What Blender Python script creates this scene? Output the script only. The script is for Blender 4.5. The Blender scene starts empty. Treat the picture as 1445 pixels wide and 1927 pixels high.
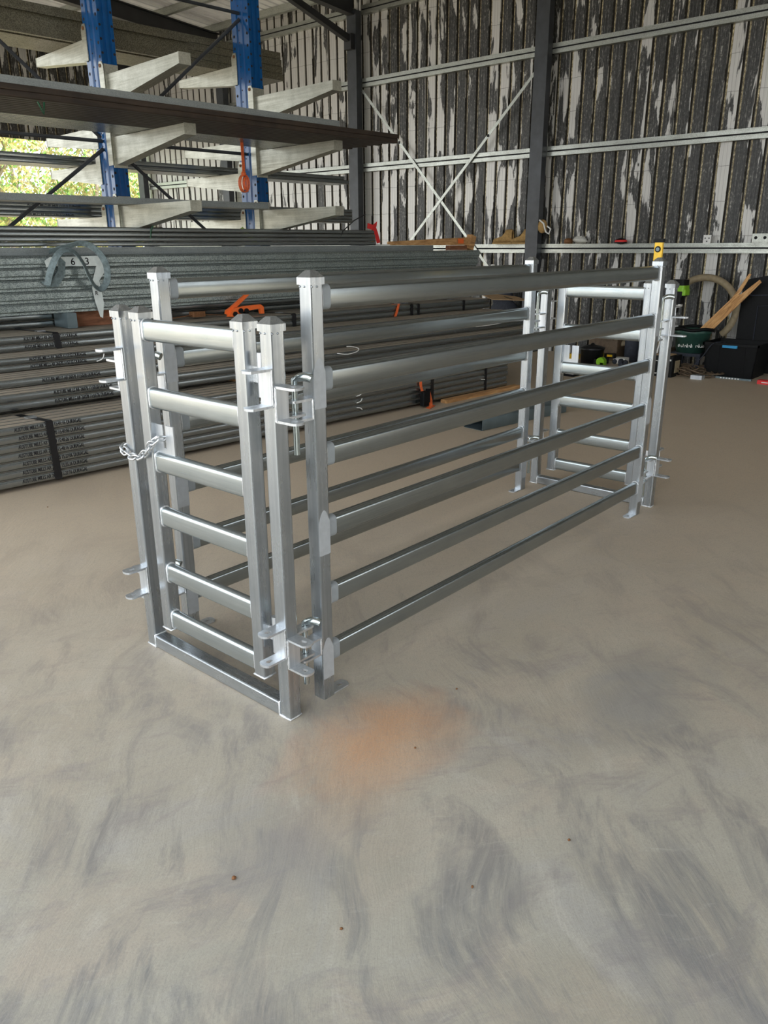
import bpy, math, random
from mathutils import Vector, Matrix
random.seed(7)
SC = bpy.context.scene
COL = SC.collection
PI = math.pi

# ------------------------------------------------------------------ camera
cam_d = bpy.data.cameras.new('camera'); cam = bpy.data.objects.new('camera', cam_d); COL.objects.link(cam)
cam_d.sensor_fit = 'HORIZONTAL'; cam_d.sensor_width = 36.0; cam_d.lens = 36.498
cam_d.clip_start = .05; cam_d.clip_end = 300
P_, R_, Y_ = math.radians(18.9), math.radians(-.3), math.radians(41.0)
f_ = Vector((math.cos(Y_), math.sin(Y_), 0)); r_ = Vector((math.sin(Y_), -math.cos(Y_), 0)); u_ = Vector((0, 0, 1))
F_ = f_*math.cos(P_) - u_*math.sin(P_); U_ = f_*math.sin(P_) + u_*math.cos(P_)
RR = r_*math.cos(R_) + U_*math.sin(R_); UU = -r_*math.sin(R_) + U_*math.cos(R_)
M = Matrix((RR, UU, -F_)).transposed().to_4x4(); M.translation = Vector((0, 0, 1.6))
cam.matrix_world = M
SC.camera = cam

# ------------------------------------------------------------------ world, sun, exposure
SC.view_settings.view_transform = 'Standard'; SC.view_settings.look = 'None'
SC.view_settings.gamma = 1.0; SC.view_settings.use_curve_mapping = False
SC.view_settings.exposure = 0.56
w = bpy.data.worlds.new('sky'); SC.world = w; w.use_nodes = True
nt = w.node_tree; bg = nt.nodes['Background']
bg.inputs[0].default_value = (.92, .965, 1, 1); bg.inputs[1].default_value = 2.2
sd = bpy.data.lights.new('sun', 'SUN'); sd.energy = 4.0; sd.angle = math.radians(1.2); sd.color = (1, .93, .8)
sun = bpy.data.objects.new('sun', sd); COL.objects.link(sun)
sun.rotation_euler = Vector((-.25, 1.0, -1.15)).to_track_quat('-Z', 'Y').to_euler()
sun.location = (0, 0, 12)

# ------------------------------------------------------------------ materials
def mat(name):
    m = bpy.data.materials.new(name); m.use_nodes = True
    n = m.node_tree.nodes; l = m.node_tree.links
    return m, n, l, n['Principled BSDF']
def N(n, t, **k):
    o = n.new(t)
    for a, b in k.items(): setattr(o, a, b)
    return o
def coords(n, l, scale=(1, 1, 1)):
    tc = N(n, 'ShaderNodeTexCoord'); mp = N(n, 'ShaderNodeMapping'); mp.inputs['Scale'].default_value = scale
    l.new(tc.outputs['Object'], mp.inputs[0]); return mp.outputs[0]
def noise(n, l, vec, scale, detail=4, rough=.55, dist=0):
    t = N(n, 'ShaderNodeTexNoise'); t.inputs['Scale'].default_value = scale; t.inputs['Detail'].default_value = detail
    t.inputs['Roughness'].default_value = rough; t.inputs['Distortion'].default_value = dist
    l.new(vec, t.inputs['Vector']); return t.outputs['Fac']
def ramp(n, l, fac, stops):
    r = N(n, 'ShaderNodeValToRGB'); e = r.color_ramp.elements
    while len(e) < len(stops): e.new(.5)
    for i, (p, c) in enumerate(stops):
        e[i].position = p; e[i].color = (c, c, c, 1) if isinstance(c, (int, float)) else (*c, 1)
    l.new(fac, r.inputs[0]); return r.outputs[0]
def mix(n, l, fac, a, b, mode='MIX'):
    m = N(n, 'ShaderNodeMix', data_type='RGBA', blend_type=mode)
    for s, v in ((m.inputs[0], fac), (m.inputs[6], a), (m.inputs[7], b)):
        if isinstance(v, (int, float)): s.default_value = v
        elif isinstance(v, tuple): s.default_value = (*v, 1)
        else: l.new(v, s)
    return m.outputs[2]
def mth(n, l, op, a, b=None):
    m = N(n, 'ShaderNodeMath', operation=op)
    for s, v in ((m.inputs[0], a), (m.inputs[1], b)):
        if v is None: continue
        if isinstance(v, (int, float)): s.default_value = v
        else: l.new(v, s)
    return m.outputs[0]
def bump(n, l, h, b, strength=.2, dist=.01):
    k = N(n, 'ShaderNodeBump'); k.inputs['Strength'].default_value = strength; k.inputs['Distance'].default_value = dist
    l.new(h, k.inputs['Height']); l.new(k.outputs[0], b.inputs['Normal'])
def plain(name, c, rough=.6, metal=0.0, var=.15, vs=25):
    m, n, l, b = mat(name)
    v = noise(n, l, coords(n, l), vs)
    col = ramp(n, l, v, [(.3, tuple(x*(1-var) for x in c)), (.7, tuple(min(1, x*(1+var)) for x in c))])
    l.new(col, b.inputs['Base Color']); b.inputs['Roughness'].default_value = rough; b.inputs['Metallic'].default_value = metal
    return m
def galv(name, lo, hi, axis, rough=(.3, .5), metal=.9, spang=0.0, sc=1.0):
    """galvanised steel; fine roll lines run along the axis"""
    m, n, l, b = mat(name)
    s = {'X': (.8, 28, 28), 'Y': (28, .8, 28), 'Z': (28, 28, .8)}[axis]
    a = noise(n, l, coords(n, l, tuple(x*sc for x in s)), 2.2, 5, .6)
    c = noise(n, l, coords(n, l), 7, 3, .6)
    mixv = mth(n, l, 'ADD', mth(n, l, 'MULTIPLY', a, .6), mth(n, l, 'MULTIPLY', c, .4))
    if spang:
        v = N(n, 'ShaderNodeTexVoronoi'); v.inputs['Scale'].default_value = 170
        l.new(coords(n, l), v.inputs['Vector'])
        sp = N(n, 'ShaderNodeSeparateColor'); l.new(v.outputs['Color'], sp.inputs[0])
        mixv = mth(n, l, 'ADD', mth(n, l, 'MULTIPLY', mixv, 1-spang), mth(n, l, 'MULTIPLY', sp.outputs[0], spang))
    col = ramp(n, l, mixv, [(.33, lo), (.66, hi)])
    l.new(col, b.inputs['Base Color']); b.inputs['Metallic'].default_value = metal
    r = ramp(n, l, mixv, [(.3, rough[1]), (.7, rough[0])]); l.new(r, b.inputs['Roughness'])
    
    return m
MT = {}
for ax in 'XYZ':
    MT['post'+ax] = galv('bright_galvanised_'+ax, (.35, .38, .41), (.53, .565, .595), ax, (.22, .36), .94)
    MT['rail'+ax] = galv('dull_galvanised_'+ax, (.31, .34, .345), (.39, .425, .43), ax, (.20, .25), .95, sc=2.5)
MT['rung'] = galv('gate_rung_galvanised', (.37, .415, .425), (.48, .525, .535), 'Y', (.22, .28), .92, sc=2.2)
MT['plate'] = galv('lug_plate_zinc', (.52, .55, .58), (.74, .77, .8), 'Z', (.32, .5), .85)
MT['zincpaint'] = plain('zinc_spray_paint', (.33, .36, .38), .6, .25, .06, 40)
MT['zincpost'] = plain('zinc_patch_on_post', (.50, .53, .56), .5, .4, .06, 40)
MT['weld'] = plain('silver_weld', (.78, .80, .82), .38, .7, .2, 120)
MT['pin'] = plain('zinc_plated_pin', (.52, .58, .58), .2, .95, .1, 60)
MT['chain'] = plain('chain_steel', (.62, .64, .66), .3, .85, .15, 80)
MT['purlin'] = galv('spangled_purlin', (.20, .24, .24), (.44, .50, .49), 'X', (.3, .5), .7, .5)
MT['purlinL'] = galv('pale_purlin', (.26, .29, .29), (.36, .39, .39), 'X', (.4, .55), .5, .25)
MT['oldpurlin'] = galv('weathered_purlin', (.10, .09, .06), (.24, .22, .155), 'X', (.4, .55), .3, .45)
MT['girt'] = galv('girt_galvanised', (.30, .31, .28), (.48, .5, .46), 'Y', (.28, .45), .85, .3)
MT['girtx'] = galv('purlin_galvanised', (.36, .37, .36), (.58, .6, .58), 'X', (.3, .5), .7, .35)
MT['tube'] = galv('bundle_tube_steel', (.27, .295, .30), (.33, .355, .36), 'X', (.24, .28), .9, sc=2)
def dusty(m, c=(.40, .32, .23), amt=.85):
    n = m.node_tree.nodes; l = m.node_tree.links; b = n['Principled BSDF']
    g = N(n, 'ShaderNodeNewGeometry'); sp = N(n, 'ShaderNodeSeparateXYZ'); l.new(g.outputs['True Normal'], sp.inputs[0])
    k = mth(n, l, 'MULTIPLY', ramp(n, l, sp.outputs[2], [(.90, 0), (.98, amt)]), ramp(n, l, noise(n, l, coords(n, l, (.7, 6, 1)), 4, 5, .6), [(.3, .75), (.6, 1)]))
    src = b.inputs['Base Color'].links[0].from_socket; l.new(mix(n, l, k, src, c), b.inputs['Base Color'])
    l.new(mth(n, l, 'MULTIPLY', mth(n, l, 'SUBTRACT', 1.0, k), b.inputs['Metallic'].default_value), b.inputs['Metallic'])
    rs = b.inputs['Roughness'].links[0].from_socket; l.new(mth(n, l, 'ADD', rs, mth(n, l, 'MULTIPLY', k, .4)), b.inputs['Roughness'])
dusty(MT['tube'])
MT['tubedark'] = galv('dark_tube_steel', (.014, .010, .008), (.055, .036, .024), 'X', (.5, .6), .0)
MT['armm'] = galv('arm_galvanised', (.36, .36, .30), (.58, .58, .50), 'Y', (.35, .55), .6, .1)
MT['blue'] = plain('blue_enamel', (.006, .085, .27), .16, 0, .1, 10)
MT['black'] = plain('black_plastic', (.005, .0055, .006), .55, 0, .25, 30)
MT['blackstrap'] = plain('black_steel_strap', (.012, .012, .014), .35, .2, .2, 50)
for k_ in ('black',): MT[k_].node_tree.nodes['Principled BSDF'].inputs['Specular IOR Level'].default_value = .22
MT['hole'] = plain('hole_dark', (.006, .006, .008), .8, 0, .1, 30)
MT['column'] = plain('column_paint', (.045, .05, .058), .38, .1, .25, 6)
MT['rafter'] = plain('rafter_paint', (.02, .021, .024), .5, 0, .2, 6)
MT['wood'] = None
MT['brass'] = plain('yellow_end_cap', (.5, .42, .2), .5, 0, .2, 60)
MT['orange'] = plain('orange_web', (.85, .16, .04), .5, 0, .15, 60)
MT['orangemetal'] = plain('orange_enamel', (.95, .17, .03), .35, 0, .08, 60)
MT['red'] = plain('red_plastic', (.75, .03, .03), .5, 0, .1, 60)
MT['yellow'] = plain('yellow_plastic', (.85, .52, .02), .35, 0, .08, 60)
MT['lime'] = plain('lime_plastic', (.25, .55, .02), .4, 0, .1, 60)
MT['greenstrap'] = plain('green_strap', (.28, .42, .09), .5, 0, .15, 60)
MT['darkgreen'] = plain('dark_green_strap', (.01, .07, .03), .45, 0, .15, 60)
MT['white'] = plain('white_plastic', (.82, .82, .80), .5, 0, .06, 40)
MT['paper'] = plain('white_tag_film', (.70, .76, .74), .4, 0, .1, 20)
MT['ink'] = plain('black_ink', (.008, .008, .01), .6, 0, .1, 50)
MT['sling'] = plain('grey_webbing', (.17, .22, .23), .75, 0, .35, 35)
MT['card'] = plain('cardboard', (.45, .30, .16), .8, 0, .12, 20)
MT['hose'] = plain('dusty_hose', (.30, .24, .15), .6, 0, .2, 20)
MT['bucket'] = plain('green_bucket_plastic', (.03, .085, .065), .35, 0, .2, 18)
MT['bluelatch'] = plain('cyan_latch', (.02, .30, .60), .4, 0, .1, 60)
MT['boot'] = plain('tan_suede', (.38, .24, .09), .9, 0, .25, 40)
MT['cable'] = plain('dusty_cable', (.13, .09, .055), .6, 0, .3, 30)
MT['bluesteel'] = plain('blue_grey_steel', (.16, .21, .23), .4, .6, .15, 8)
MT['clear'] = plain('clear_film', (.6, .6, .56), .3, 0, .1, 30)
MT['trunk'] = plain('pale_bark', (.45, .38, .32), .9, 0, .25, 5)
MT['rust'] = plain('rusty_steel', (.22, .10, .04), .7, .3, .3, 60)
MT['darkteal'] = plain('dark_soft_goods', (.03, .035, .05), .8, 0, .3, 30)

m, n, l, b = mat('weathered_timber')
a = noise(n, l, coords(n, l, (2, 30, 30)), 2, 5, .6, .6)
l.new(ramp(n, l, a, [(.3, (.25, .12, .045)), (.5, (.52, .28, .11)), (.7, (.70, .43, .20))]), b.inputs['Base Color'])
b.inputs['Roughness'].default_value = .75; MT['wood'] = m
m, n, l, b = mat('pine_plank')
q = N(n, 'ShaderNodeMapping', vector_type='TEXTURE'); q.inputs['Rotation'].default_value = (math.radians(129), 0, 0); q.inputs['Scale'].default_value = (1/20, 1/2.2, 1/34)
l.new(coords(n, l), q.inputs[0]); a = noise(n, l, q.outputs[0], 1.6, 5, .6, .6)
l.new(ramp(n, l, a, [(.3, (.30, .13, .04)), (.5, (.62, .33, .12)), (.7, (.78, .48, .22))]), b.inputs['Base Color'])
b.inputs['Roughness'].default_value = .7; MT['pine'] = m
m, n, l, b = mat('red_brown_timber')
a = noise(n, l, coords(n, l, (3, 20, 20)), 2, 5, .6, .6)
l.new(ramp(n, l, a, [(.3, (.13, .05, .025)), (.7, (.33, .14, .07))]), b.inputs['Base Color'])
b.inputs['Roughness'].default_value = .8; MT['redwood'] = m

# peeling wall sheet
def wall_mat(name, axis):
    m, n, l, b = mat(name)
    tc = N(n, 'ShaderNodeTexCoord'); sp = N(n, 'ShaderNodeSeparateXYZ'); l.new(tc.outputs['Object'], sp.inputs[0])
    u = sp.outputs[1] if axis == 'Y' else sp.outputs[0]; z = sp.outputs[2]
    q = mth(n, l, 'DIVIDE', u, .2); pid = mth(n, l, 'FLOOR', q); fr = mth(n, l, 'FRACT', q)
    wn = N(n, 'ShaderNodeTexWhiteNoise', noise_dimensions='1D'); l.new(pid, wn.inputs['W'])
    cb = N(n, 'ShaderNodeCombineXYZ')
    l.new(mth(n, l, 'ADD', mth(n, l, 'MULTIPLY', u, 3.6), mth(n, l, 'MULTIPLY', wn.outputs[0], 9)), cb.inputs[0])
    l.new(mth(n, l, 'MULTIPLY', z, .72), cb.inputs[1])
    n1 = noise(n, l, cb.outputs[0], 1.35, 8, .56, .35)
    cb2 = N(n, 'ShaderNodeCombineXYZ'); l.new(mth(n, l, 'MULTIPLY', u, 45), cb2.inputs[0]); l.new(mth(n, l, 'MULTIPLY', z, 2.2), cb2.inputs[1])
    n2 = noise(n, l, cb2.outputs[0], 1, 5, .7)
    cb3 = N(n, 'ShaderNodeCombineXYZ'); l.new(mth(n, l, 'MULTIPLY', u, 30), cb3.inputs[0]); l.new(mth(n, l, 'MULTIPLY', z, 14), cb3.inputs[1])
    n3 = noise(n, l, cb3.outputs[0], 1.5, 6, .75)
    bias = N(n, 'ShaderNodeMapRange'); l.new(u, bias.inputs[0]); bias.inputs[1].default_value = 7.5; bias.inputs[2].default_value = 13
    bias.inputs[3].default_value = -.015; bias.inputs[4].default_value = .16 if axis == 'Y' else .05  # cladding colour made paler toward the open side, for the skylight there
    rsc = mth(n, l, 'MULTIPLY', mth(n, l, 'SUBTRACT', wn.outputs[0], .5), .20)
    v = mth(n, l, 'ADD', mth(n, l, 'ADD', n1, rsc), mth(n, l, 'ADD', bias.outputs[0], mth(n, l, 'MULTIPLY', mth(n, l, 'SUBTRACT', n2, .5), .09)))
    peel = ramp(n, l, v, [(.525, 0), (.538, 1)])
    light = mix(n, l, n2, (.42, .415, .40), (.70, .69, .66))
    dark = ramp(n, l, mth(n, l, 'ADD', mth(n, l, 'MULTIPLY', n3, .5), mth(n, l, 'MULTIPLY', n2, .5)), [(.42, (.012, .012, .012)), (.52, (.04, .04, .038)), (.57, (.13, .13, .12)), (.62, (.45, .44, .40))])
    pan = mix(n, l, peel, dark, light)
    # horizontal wire lines pressed in the film
    rib = ramp(n, l, fr, [(.0, 0), (.73, 0), (.74, 1), (.965, 1), (.975, 0)])
    brass = ramp(n, l, n3, [(.36, (.07, .055, .03)), (.48, (.30, .24, .12)), (.60, (.78, .70, .46))])
    side = ramp(n, l, fr, [(.0, 1), (.775, 1), (.79, 0), (.88, 0), (.895, 1)])  # rib flanks darkened in the colour, as shade in a groove
    ribc = mix(n, l, side, brass, (.03, .026, .02))
    col = mix(n, l, rib, pan, ribc)
    seam = ramp(n, l, fr, [(.24, 0), (.25, 1), (.262, 1), (.272, 0)]); seam2 = ramp(n, l, fr, [(.48, 0), (.49, 1), (.502, 1), (.512, 0)])
    col = mix(n, l, mth(n, l, 'MULTIPLY', seam, .5), col, (.12, .12, .12)); col = mix(n, l, mth(n, l, 'MULTIPLY', seam2, .5), col, (.12, .12, .12))
    hz = mth(n, l, 'FRACT', mth(n, l, 'DIVIDE', mth(n, l, 'ADD', z, mth(n, l, 'MULTIPLY', n1, .05)), .43))
    col = mix(n, l, mth(n, l, 'MULTIPLY', ramp(n, l, hz, [(.0, 1), (.012, 1), (.02, 0)]), .55), col, (.04, .04, .038))
    l.new(col, b.inputs['Base Color'])
    l.new(mth(n, l, 'MULTIPLY', peel, .35), b.inputs['Metallic']); b.inputs['Roughness'].default_value = .42
    bump(n, l, v, b, .15, .005)
    return m
MT['wall'] = wall_mat('peeling_steel_cladding', 'Y'); MT['wallx'] = wall_mat('peeling_steel_cladding_side', 'X')
MT['roof'] = galv('roof_sheet_underside', (.70, .71, .73), (.88, .89, .91), 'X', (.3, .45), .15)

# concrete floor
m, n, l, b = mat('dusty_concrete')
c0 = coords(n, l)
big = noise(n, l, c0, .75, 5, .6, .8)
mid = noise(n, l, c0, 2.1, 7, .66, 1.0)
wn_ = N(n, 'ShaderNodeTexNoise'); wn_.inputs['Scale'].default_value = .9; wn_.inputs['Detail'].default_value = 2; l.new(c0, wn_.inputs['Vector'])
va = N(n, 'ShaderNodeVectorMath', operation='MULTIPLY_ADD'); l.new(wn_.outputs['Color'], va.inputs[0]); va.inputs[1].default_value = (.55, .55, 0); l.new(c0, va.inputs[2])
def brush(ang, sx, sy, sc, det, ro):
    q = N(n, 'ShaderNodeMapping', vector_type='TEXTURE'); q.inputs['Rotation'].default_value = (0, 0, ang); q.inputs['Scale'].default_value = (1/sx, 1/sy, 1)
    l.new(va.outputs[0], q.inputs[0]); return noise(n, l, q.outputs[0], sc, det, ro, .5)
sw = brush(.9, 1, 3.0, 2.0, 8, .66)
sw2 = brush(-.4, 1, 2.4, 2.4, 8, .7)
fine = brush(.7, 1.5, 11, 5, 6, .75)
fine2 = brush(-.7, 1.5, 9, 6, 6, .75)
grain = noise(n, l, c0, 160, 4, .7)
base = ramp(n, l, big, [(.30, (.31, .28, .225)), (.5, (.355, .338, .288)), (.70, (.385, .375, .325))])
base = mix(n, l, ramp(n, l, mid, [(.50, 0), (.68, .55)]), base, (.42, .355, .29))
base = mix(n, l, ramp(n, l, mid, [(.30, .5), (.46, 0)]), base, (.345, .345, .345))
base = mix(n, l, mth(n, l, 'MULTIPLY', ramp(n, l, sw, [(.505, 0), (.63, .9)]), ramp(n, l, fine, [(.30, .25), (.55, 1)])), base, (.18, .18, .18))
base = mix(n, l, mth(n, l, 'MULTIPLY', ramp(n, l, sw2, [(.52, 0), (.65, .85)]), ramp(n, l, fine2, [(.35, .15), (.6, 1)])), base, (.21, .195, .195))
base = mix(n, l, ramp(n, l, sw, [(.27, .55), (.42, 0)]), base, (.49, .465, .41))
base = mix(n, l, ramp(n, l, fine2, [(.56, 0), (.72, .28)]), base, (.52, .50, .45))
# dry dust toward the back, paled in colour to make up missing light
sp = N(n, 'ShaderNodeSeparateXYZ'); l.new(c0, sp.inputs[0])
far = mth(n, l, 'ADD', sp.outputs[0], sp.outputs[1])
mr = N(n, 'ShaderNodeMapRange'); l.new(mth(n, l, 'ADD', far, mth(n, l, 'MULTIPLY', big, 2)), mr.inputs[0]); mr.inputs[1].default_value = 3.0; mr.inputs[2].default_value = 8.5; mr.inputs[4].default_value = .92
base = mix(n, l, mr.outputs[0], base, (.56, .45, .33))
# rusty orange stain in front of the gate
def blob(x, y, rx, ry, amt, colr, base):
    mp = N(n, 'ShaderNodeMapping', vector_type='POINT'); mp.inputs['Location'].default_value = (-x/rx, -y/ry, 0); mp.inputs['Scale'].default_value = (1/rx, 1/ry, 0)
    l.new(c0, mp.inputs[0]); ln = N(n, 'ShaderNodeVectorMath', operation='LENGTH'); l.new(mp.outputs[0], ln.inputs[0])
    d = mth(n, l, 'ADD', ln.outputs['Value'], mth(n, l, 'MULTIPLY', mth(n, l, 'SUBTRACT', mid, .5), 1.6))
    return mix(n, l, ramp(n, l, d, [(.15, amt), (1.0, 0)]), base, colr)
base = blob(1.72, 1.52, .42, .26, .78, (.50, .28, .15), base)
base = blob(1.52, 1.36, .5, .16, .35, (.46, .31, .20), base)
base = blob(1.10, 1.36, .30, .22, .55, (.24, .235, .235), base)
base = blob(2.55, .95, .55, .25, .5, (.22, .215, .21), base)
base = blob(1.45, .15, .16, .5, .45, (.24, .23, .23), base)
base = mix(n, l, ramp(n, l, grain, [(.38, .4), (.5, 0)]), base, (.25, .24, .22)); base = mix(n, l, ramp(n, l, noise(n, l, c0, 45, 6, .75), [(.52, 0), (.68, .3)]), base, (.24, .225, .20))
# pale curved scratches
wv = N(n, 'ShaderNodeTexWave', wave_type='RINGS'); wv.inputs['Scale'].default_value = .9; wv.inputs['Distortion'].default_value = 9; wv.inputs['Detail'].default_value = 3
l.new(c0, wv.inputs['Vector'])
scr = mth(n, l, 'MULTIPLY', ramp(n, l, wv.outputs['Fac'], [(.985, 0), (.998, 1)]), ramp(n, l, noise(n, l, c0, 3.1, 3), [(.55, 0), (.62, .5)]))

l.new(base, b.inputs['Base Color'])
l.new(ramp(n, l, sw, [(.3, .66), (.7, .5)]), b.inputs['Roughness'])
hb = mth(n, l, 'ADD', mth(n, l, 'MULTIPLY', grain, .25), mth(n, l, 'MULTIPLY', fine, .9)); bump(n, l, hb, b, .22, .006)
MT['floor'] = m

# foliage: green, yellow and pale leaves
def leafmat(name, stops):
    m, n, l, b = mat(name)
    a = noise(n, l, coords(n, l), 1.4, 6, .75)
    l.new(ramp(n, l, a, stops), b.inputs['Base Color']); b.inputs['Roughness'].default_value = .6
    return m
MT['leafG'] = leafmat('green_leaves', [(.35, (.07, .20, .03)), (.5, (.20, .42, .08)), (.66, (.55, .60, .20))])
MT['leafY'] = leafmat('yellow_leaves', [(.35, (.20, .26, .05)), (.5, (.58, .50, .17)), (.66, (.78, .72, .48))])
MT['dirt'] = plain('dry_ground', (.52, .45, .34), .95, 0, .2, 2)

# ------------------------------------------------------------------ mesh helpers
class MB:
    def __init__(s): s.v = []; s.f = []; s.m = []; s.sm = []
    def add(s, vs, fs, mi=0, smooth=False):
        o = len(s.v); s.v += [tuple(x) for x in vs]
        for f in fs: s.f.append([i+o for i in f]); s.m.append(mi); s.sm.append(smooth)
        return s
    def box(s, x0, x1, y0, y1, z0, z1, mi=0, bev=0):
        if bev:
            pr = rrect((x1-x0)/2, (y1-y0)/2, bev, 2)
            return s.prism(pr, ((x0+x1)/2, (y0+y1)/2, z0), ((x0+x1)/2, (y0+y1)/2, z1), mi, up=(0, 1, 0))
        vs = [(x0, y0, z0), (x1, y0, z0), (x1, y1, z0), (x0, y1, z0), (x0, y0, z1), (x1, y0, z1), (x1, y1, z1), (x0, y1, z1)]
        return s.add(vs, [(0, 3, 2, 1), (4, 5, 6, 7), (0, 1, 5, 4), (1, 2, 6, 5), (2, 3, 7, 6), (3, 0, 4, 7)], mi)
    def prism(s, prof, a, b_, mi=0, up=(0, 0, 1), caps=True, smooth=False, prof2=None):
        """profile (u,v) swept from a to b; v follows `up`"""
        a = Vector(a); b_ = Vector(b_); t = (b_-a).normalized(); up = Vector(up)
        sd_ = up.cross(t)
        if sd_.length < 1e-5: sd_ = Vector((1, 0, 0))
        sd_.normalize(); upv = t.cross(sd_)
        k = len(prof); p2 = prof2 or prof
        vs = [a+sd_*u+upv*v for u, v in prof]+[b_+sd_*u+upv*v for u, v in p2]
        s.add(vs, [(i, (i+1) % k, (i+1) % k+k, i+k) for i in range(k)], mi, smooth)
        if caps: s.add(vs, [tuple(reversed(range(k))), tuple(range(k, 2*k))], mi)
        return s
    def hollow(s, prof, inner, a, b_, mi=0, mi_in=None, up=(0, 0, 1)):
        a = Vector(a); b_ = Vector(b_); t = (b_-a).normalized(); up = Vector(up)
        sd_ = up.cross(t).normalized(); upv = t.cross(sd_); k = len(prof)
        o = [p+sd_*u+upv*v for p in (a, b_) for u, v in prof]; i_ = [p+sd_*u+upv*v for p in (a, b_) for u, v in inner]
        vs = o+i_
        fs = []
        for i in range(k):
            j = (i+1) % k
            fs.append((i, j, j+k, i+k))
        s.add(vs, fs, mi, True)
        s.add(vs, [(2*k+i, 3*k+i, 3*k+(i+1) % k, 2*k+(i+1) % k) for i in range(k)], mi if mi_in is None else mi_in)
        s.add(vs, [(i, 2*k+i, 2*k+(i+1) % k, (i+1) % k) for i in range(k)]+[(k+i, k+(i+1) % k, 3*k+(i+1) % k, 3*k+i) for i in range(k)], mi if mi_in is None else mi_in)
        return s
    def tube(s, pts, r, seg=8, mi=0, closed=False, caps=True):
        pts = [Vector(p) for p in pts]; k = len(pts); rs = r if isinstance(r, (list, tuple)) else [r]*k
        ref = Vector((0, 0, 1)); vs = []
        prev = None
        for i, p in enumerate(pts):
            if closed: t = pts[(i+1) % k]-pts[i-1]
            else: t = pts[min(i+1, k-1)]-pts[max(i-1, 0)]
            t.normalize()
            if prev is None:
                a = t.cross(ref)
                if a.length < .1: a = t.cross(Vector((1, 0, 0)))
            else: a = prev-t*prev.dot(t)
            a.normalize(); prev = a; b_ = t.cross(a)
            vs += [p+(a*math.cos(2*PI*j/seg)+b_*math.sin(2*PI*j/seg))*rs[i] for j in range(seg)]
        fs = []
        for i in range(k if closed else k-1):
            i2 = (i+1) % k
            for j in range(seg): fs.append((i*seg+j, i*seg+(j+1) % seg, i2*seg+(j+1) % seg, i2*seg+j))
        s.add(vs, fs, mi, True)
        if caps and not closed: s.add(vs, [tuple(reversed(range(seg))), tuple(range((k-1)*seg, k*seg))], mi)
        return s
    def lathe(s, prof, c, seg=24, mi=0, smooth=True):
        vs = [(c[0]+r*math.cos(2*PI*j/seg), c[1]+r*math.sin(2*PI*j/seg), c[2]+z) for r, z in prof for j in range(seg)]
        fs = [(i*seg+j, i*seg+(j+1) % seg, (i+1)*seg+(j+1) % seg, (i+1)*seg+j) for i in range(len(prof)-1) for j in range(seg)]
        s.add(vs, fs, mi, smooth)
        return s
    def ribbon(s, pts, wv, th=.004, mi=0):
        """strap: centre points with a width vector each"""
        k = len(pts); vs = []
        for i, p in enumerate(pts):
            p = Vector(p); wd = Vector(wv[i] if isinstance(wv[0], (list, tuple)) else wv)
            t = (Vector(pts[min(i+1, k-1)])-Vector(pts[max(i-1, 0)])).normalized(); nn = t.cross(wd).normalized()*th/2
            vs += [p-wd/2-nn, p+wd/2-nn, p+wd/2+nn, p-wd/2+nn]
        fs = [(4*i+j, 4*i+(j+1) % 4, 4*i+4+(j+1) % 4, 4*i+4+j) for i in range(k-1) for j in range(4)]
        s.add(vs, fs, mi, False); s.add(vs, [(3, 2, 1, 0), (4*k-4, 4*k-3, 4*k-2, 4*k-1)], mi)
        return s
    def sphere(s, c, r, mi=0, seg=10, sc=(1, 1, 1)):
        vs = []
        for i in range(1, seg//2):
            th = PI*i/(seg//2)
            vs += [(c[0]+r*sc[0]*math.sin(th)*math.cos(2*PI*j/seg), c[1]+r*sc[1]*math.sin(th)*math.sin(2*PI*j/seg), c[2]+r*sc[2]*math.cos(th)) for j in range(seg)]
        k = seg//2-1; vs += [(c[0], c[1], c[2]+r*sc[2]), (c[0], c[1], c[2]-r*sc[2])]; T = k*seg; B = T+1
        fs = [(i*seg+j, (i+1)*seg+j, (i+1)*seg+(j+1) % seg, i*seg+(j+1) % seg) for i in range(k-1) for j in range(seg)]
        fs += [(T, j, (j+1) % seg) for j in range(seg)]+[(B, (k-1)*seg+(j+1) % seg, (k-1)*seg+j) for j in range(seg)]
        return s.add(vs, fs, mi, True)
    def mesh(s, name, mats, o=(0, 0, 0)):
        me = bpy.data.meshes.new(name)
        me.from_pydata([(x-o[0], y-o[1], z-o[2]) for x, y, z in s.v], [], s.f)
        for mm in (mats if isinstance(mats, (list, tuple)) else [mats]): me.materials.append(MT[mm] if isinstance(mm, str) else mm)
        me.polygons.foreach_set('material_index', s.m); me.polygons.foreach_set('use_smooth', s.sm)
        me.update(); return me
def rrect(a, b, r, seg=3):
    o = []
    for cx, cy, st in ((a-r, b-r, 0), (-a+r, b-r, 1), (-a+r, -b+r, 2), (a-r, -b+r, 3)):
        for i in range(seg+1):
            t = PI/2*(st+i/seg); o.append((cx+r*math.cos(t), cy+r*math.sin(t)))
    return o
def circ(r, seg=12): return [(r*math.cos(2*PI*i/seg), r*math.sin(2*PI*i/seg)) for i in range(seg)]

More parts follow.
